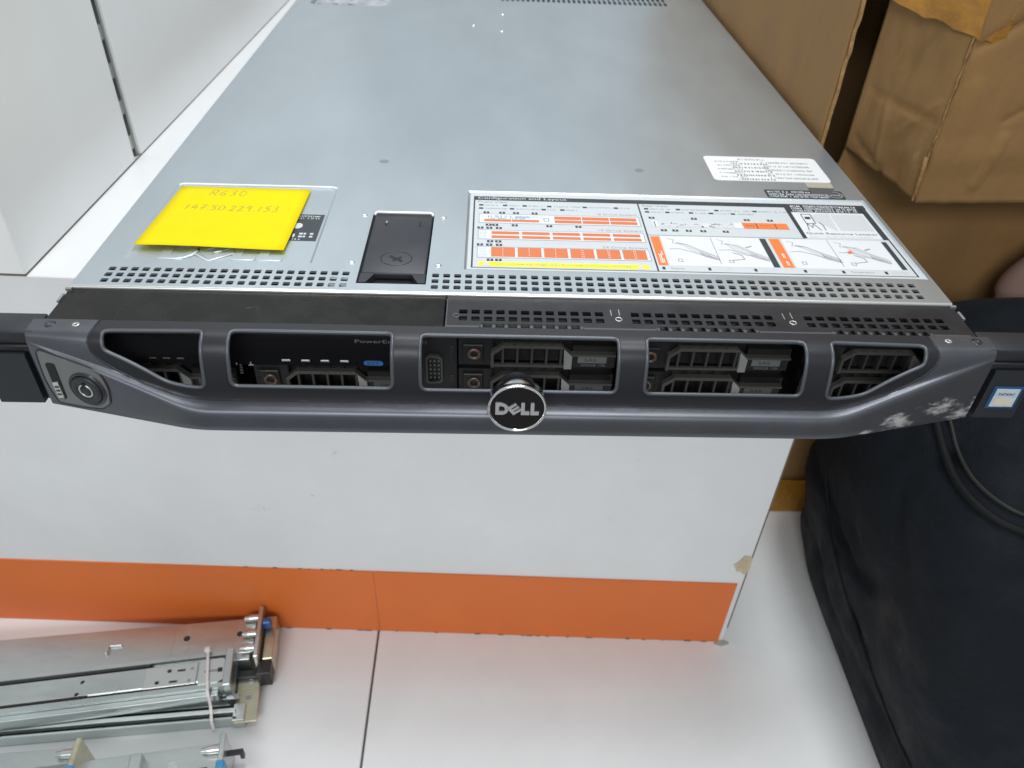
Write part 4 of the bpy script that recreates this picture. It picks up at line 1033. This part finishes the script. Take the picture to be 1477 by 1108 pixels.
q.add(vs, fs, True); q.build('bag_body', 'bag_cloth', bag)
def smooth_path(ps, n=5):
    ps = [Vector(p) for p in ps]; out = []
    for i in range(len(ps)-1):
        a, b, c, d = ps[max(i-1, 0)], ps[i], ps[i+1], ps[min(i+2, len(ps)-1)]
        for k in range(n):
            t = k/n; out.append(0.5*((2*b)+(c-a)*t+(2*a-5*b+4*c-d)*t*t+(3*b-a-3*c+d)*t**3))
    return out+[ps[-1]]
MB().tube(smooth_path([(262.1, 128.3, -231.5), (267.8, 103.1, -270.2), (266.7, 65.2, -284.9), (270.4, 30.9, -300.6), (275.0, -8.1, -314.4), (279.7, -45.3, -325.4), (280.8, -78.9, -325.5), (289.0, -94.7, -333.4)]), 1.5, 8).build('side_seam', 'bag_piping', bag)
MB().tube(smooth_path([(281.2, 75.5, -114.7), (280.0, 61.2, -120.7), (278.7, 49.4, -123.8), (278.2, 32.1, -130.9), (276.7, 10.6, -134.1), (278.6, -9.8, -133.8), (286.3, -24.2, -134.1), (297.8, -32.0, -134.7), (306.2, -35.0, -135.9)]+[(330, -39, -137)]), 2.8, 10).build('piping', 'bag_piping', bag)
MB().tube(smooth_path([(284.5, 61.9, -112.2), (283.1, 43.5, -118.4), (281.9, 25.9, -124.8), (280.3, 5.3, -125.6), (283.5, -10.0, -125.7), (290.5, -21.2, -126.0), (297.6, -25.7, -126.8), (306.1, -28.4, -127.9)]+[(330, -32, -129)]), 1.5, 8).build('zip', 'zip_grey', bag)

# ================================================================== PINKISH BUNDLE
pk = MB(); vs = []; nt, nv = 40, 40
for j in range(nv+1):
    ph = math.pi*j/nv
    for i in range(nt):
        th = 2*math.pi*i/nt; cz = math.cos(ph); rz = abs(math.sin(ph))**0.75
        zc = -140+88*cz if cz > 0 else -140+250*cz
        p = Vector((432+58*rz*math.cos(th), 184+24*rz*math.sin(th), zc))
        d = 5*noise.noise(p*0.03)-6*max(0, 1-abs(p.z+112+0.25*(p.x-375))/8)
        vs.append(p+Vector((math.cos(th), math.sin(th), 0))*d*math.sin(ph))
pk.add(vs, [(j*nt+i, j*nt+(i+1) % nt, (j+1)*nt+(i+1) % nt, (j+1)*nt+i) for j in range(nv) for i in range(nt)], True)
bundle = pk.build('cloth_bundle', 'pink_cloth'); tag(bundle, 'rounded pinkish bundle behind the black bag, under the cardboard flap', 'bundle')

# ================================================================== SLIDE RAILS
def rail_root(name, x, y, deg, label): return thing(name, (x, y, FZ), label, 'rail', 'server slide rails on the floor', rz=math.radians(deg))
def RM(x, y, deg): return Matrix.Translation((x, y, FZ)) @ Matrix.Rotation(math.radians(deg), 4, 'Z')
def studs(mt, x, ys_, z, parent, l=11):
    for y in ys_:
        q = MB(); q.cyl((0, y, z), (-1, 0, 0), 3.1, l*0.55, 16, mtx=mt @ Matrix.Translation((x, 0, 0))); q.cyl((-l*0.55, y, z), (-1, 0, 0), 2.5, l*0.3, 16, r2=2.0, mtx=mt @ Matrix.Translation((x, 0, 0)))
        q.build('locating_stud', 'zinc_bright', parent)
def plate_hole(mt, x, y, z, r, parent, m='slot_dark'):
    q = MB(); q.lathe((0, 0, 0), (0, 0, 1), [(r*1.25, 0.02), (r*1.1, 0.25), (r, 0.05)], 16); q.v = [mt @ (v+Vector((x, y, z))) for v in q.v]; q.build('hole_rim', 'zinc_bright', parent)
    q = MB(); q.add([mt @ Vector((x+r*math.cos(a), y+r*math.sin(a), z+0.06)) for a in [2*math.pi*i/16 for i in range(16)]], [tuple(range(16))]); q.build('hole', m, parent)
def slot_mark(mt, x0, x1, y0, y1, z, parent, m='slot_dark'):
    MB().box(x0, x1, y0, y1, z-0.3, z+0.08, mtx=mt).build('slot', m, parent)

# rail A: wide plate next to the orange strip
ra = rail_root('slide_rail', -190, 50, 6.4, 'wide flat steel slide rail with a blue latch, nearest the orange strip'); mA = RM(-190, 50, 6.4)
MB().box(-520, -14, -21, 17.5, 22.0, 24.0, bev=0.3, mtx=mA).box(-520, -14, 15.8, 17.4, 3, 22, mtx=mA).box(-520, -14, -20.9, -19.4, 8, 22, mtx=mA).build('plate', 'zinc', ra)
MB().box(-76, -12, -15, 16.5, 24.1, 24.9, bev=0.3, mtx=mA).build('end_plate', 'zinc', ra)
for x in (-66, -24):
    plate_hole(mA, x, 11, 25.0, 2.2, ra, 'zinc'); plate_hole(mA, x, 2.5, 25.0, 2.7, ra); plate_hole(mA, x, -7, 25.0, 2.2, ra, 'zinc')
q = MB(); q.box(-127, -125.5, -6, 2, 24, 27, bev=0.3, mtx=mA).box(-127, -116, 1, 2.4, 24, 26.2, bev=0.3, mtx=mA); q.build('stamped_tab', 'zinc_bright', ra)
MB().box(-9, -5.5, -26, 21, 2, 35, bev=0.5, mtx=mA).build('end_bracket', 'zinc', ra)
studs(mA, -9, (14, -1, -14), 29, ra, 14)
MB().box(-5.4, 1.5, 4, 9.5, 26, 35, bev=1.0, mtx=mA).build('release_latch', 'latch_blue', ra)
MB().box(-4, 4.0, -22, 18, 6, 24, bev=0.6, mtx=mA).build('latch_frame', 'zinc_gold', ra)
MB().box(-26, 1, -31, -24, 4, 14, bev=0.8, mtx=mA).box(-8, 3, -34, -22, 4, 22, bev=0.8, mtx=mA).build('latch_spring_block', 'rail_dark', ra)
# rail B: ball-bearing channel in front of it
rb = rail_root('slide_rail', -203, 6, 8.2, 'narrow ball-bearing slide rail tied with a white cable tie, in front of the wide one'); mB = RM(-203, 6, 8.2)
prof = [(27, 16), (27, 30), (23.5, 30), (23.5, 28.4), (25.4, 28.4), (25.4, 17.6), (-2, 17.6), (-2, 28.4), (0, 28.4), (0, 30), (-3.6, 30), (-3.6, 16)]
MB().prism(prof, -520, -6, axes=(1, 2, 0), mtx=mB).build('outer_channel', 'zinc', rb)
MB().box(-520, -24, 3.0, 21.0, 20, 28.8, bev=0.8, mtx=mB).build('inner_slide', 'zinc', rb)
MB().box(-72, -33, 2.0, 20.0, 28.9, 29.7, bev=0.3, mtx=mB).build('slide_cap', 'zinc_bright', rb)
q = MB(); q.prism([(-31, 0), (-31, 20.5), (-14, 20.5), (-9, 15), (-12, 12), (-12, 8), (-8, 4), (-16, 0)], 28.9, 31.0, mtx=mB); q.build('release_lever', 'zinc_bright', rb)
slot_mark(mB, -27, -15, 9, 11.0, 31.1, rb, 'slot_metal'); slot_mark(mB, -17, -13.5, 8.4, 12.0, 31.2, rb)
for x, y in ((-54, 15), (-62, 6)): plate_hole(mB, x, y, 29.8, 1.6, rb)
for x, y in ((-45, 14.5), (-50, 5.5)): slot_mark(mB, x-3, x+3, y-0.8, y+0.8, 29.8, rb)
for x, y in ((-37, 15), (-38, 5)): plate_hole(mB, x, y, 29.8, 1.3, rb, 'slot_metal')
for x in (-118, -120): plate_hole(mB, x, 15 if x == -118 else 5, 28.9, 1.6, rb)
slot_mark(mB, -206, -190, 9, 10.4, 28.9, rb); slot_mark(mB, -192, -190.4, 4, 10, 28.9, rb, 'zinc_bright'); plate_hole(mB, -199, 5, 28.9, 1.0, rb)
MB().box(-520, -112, 1.6, 3.0, 28.2, 29.2, mtx=mB).box(-520, -70, 22.0, 23.6, 26.0, 28.2, mtx=mB).build('dark_line', 'rail_dark', rb)  # dark strips along both sides of the inner slide
q = MB()
for k in range(20): q.lathe(mB @ Vector((-110+k*2.3, 1.4, 27.6)), (0, 0, 1), [(0.95, -0.5), (0.8, 0.4), (0.01, 0.95)], 8)
q.build('ball_bearings', 'rail_dark', rb, kind='stuff')
MB().box(-520, -16, -8.2, -3.8, 15.0, 26, bev=0.25, mtx=mB).build('channel_lip', 'zinc', rb)
MB().box(-12, -6.1, -4.5, 28, 4, 33, bev=0.5, mtx=mB).build('end_bracket', 'zinc', rb)
MB().box(-5.5, 12, -24, 17, 8.0, 9.8, bev=0.4, mtx=mB).build('mounting_lug', 'zinc_gold', rb); plate_hole(mB, 4, -4, 10.0, 2.2, rb, 'slot_metal'); plate_hole(mB, 5, 9, 10.0, 2.0, rb, 'zinc_bright')
# rail C: lower companion in the same bundle
rc = rail_root('slide_rail', -202, 1, 5.4, 'lower steel slide rail under the cable tie, in front of the ball-bearing rail'); mC = RM(-202, 1, 5.4)
MB().prism([(3, 1), (3, 14), (-1.5, 14), (-1.5, 12.4), (1.4, 12.4), (1.4, 2.6), (-15, 2.6), (-15, 12), (-16.6, 12), (-16.6, 1)], -520, -3, axes=(1, 2, 0), mtx=mC).build('outer_channel', 'zinc', rc)
MB().box(-520, -4, -12.0, -8.6, 9.2, 14.0, bev=0.25, mtx=mC).build('channel_lip', 'zinc', rc)
MB().box(-520, -4, -8.4, -2, 3, 6, mtx=mC).build('inner_slide', 'rail_dark', rc)
MB().box(-6, 3, -18, -4, 0.5, 12, bev=0.4, mtx=mC).build('end_bracket', 'zinc', rc)
# cable tie round B and C
tie = thing('cable_tie', (-224, 0, FZ), 'white plastic cable tie binding the two front slide rails', 'cable tie')
mT = RM(-203, 6, 8.2)
loop = [(-27, 29, 20), (-26.6, 28.5, 31.5), (-25.5, 22, 32.6), (-23.5, 1, 32.0), (-23, -5, 30.8), (-22.4, -9, 26.6), (-21.8, -13, 20), (-21.4, -18, 15), (-21.0, -22, 13), (-20.8, -23.6, 3)]
q = MB()
for a, b in zip(loop[:-1], loop[1:]):
    a, b = Vector(a), Vector(b); q.add([mT @ (a+Vector((-1.05, 0, 0))), mT @ (a+Vector((1.05, 0, 0))), mT @ (b+Vector((1.05, 0, 0))), mT @ (b+Vector((-1.05, 0, 0)))], [(0,1,2,3)])
sb = q.build('strap', 'tie_white', tie); sd_ = sb.modifiers.new('thickness', 'SOLIDIFY'); sd_.thickness = 0.0010
MB().box(-29, -24, 26, 30.5, 30.5, 35, bev=1.2, seg=2, mtx=mT).build('tie_head', 'tie_white', tie)
# rail D and E: bracket ends at the bottom edge of the view
def end_rail(x, y, deg, label, wide, hooks):
    r = rail_root('slide_rail', x, y, deg, label); m = RM(x, y, deg)
    MB().box(-420, -8, -40, 10.5, 24, 25.8, bev=0.3, mtx=m).box(-420, -8, 9.0, 10.4, 4, 24, mtx=m).build('plate', 'zinc', r)
    MB().box(-7, -3.0, -44, 12, 2, 37, bev=0.5, mtx=m).build('end_bracket', 'zinc_gold' if not hooks else 'zinc', r)
    studs(m, -7, (4, -20), 30, r, 16)
    MB().box(-7.6, -1.5, -15, -8, 26, 38, bev=1.0, mtx=m).build('release_latch', 'latch_cyan', r)
    slot_mark(m, -60, -16, -8, -6.2, 25.9, r)
    if hooks:
        for yy in (2, -18):
            q = MB(); q.prism([(-3, 27), (8, 27), (8, 18), (5.4, 18), (5.4, 24), (-3, 24)], yy-1.6, yy+1.6, axes=(0, 2, 1), mtx=m); q.build('rack_hook', 'rail_dark', r)
        plate_hole(m, -40, -2, 25.9, 2.8, r, 'zinc_bright')
        MB().box(-68, -60, -44, 6, 2, 35, bev=0.5, mtx=m).build('middle_bracket', 'zinc', r)
        q = MB(); q.box(-34, -12, -24, -10, 25.9, 29, bev=0.8, mtx=m); q.build('lever', 'zinc_bright', r)
    else:
        MB().box(-2.9, 6, -26, -4, 10, 24, bev=1.0, mtx=m).build('lug', 'zinc_gold', r)
    return r
end_rail(-297, -55, 4.5, 'short steel rail end with a light blue latch, at the bottom left corner', False, False)
end_rail(-195, -51, 8.0, 'steel rail end with black hooks and light blue latch, at the bottom edge', True, True)
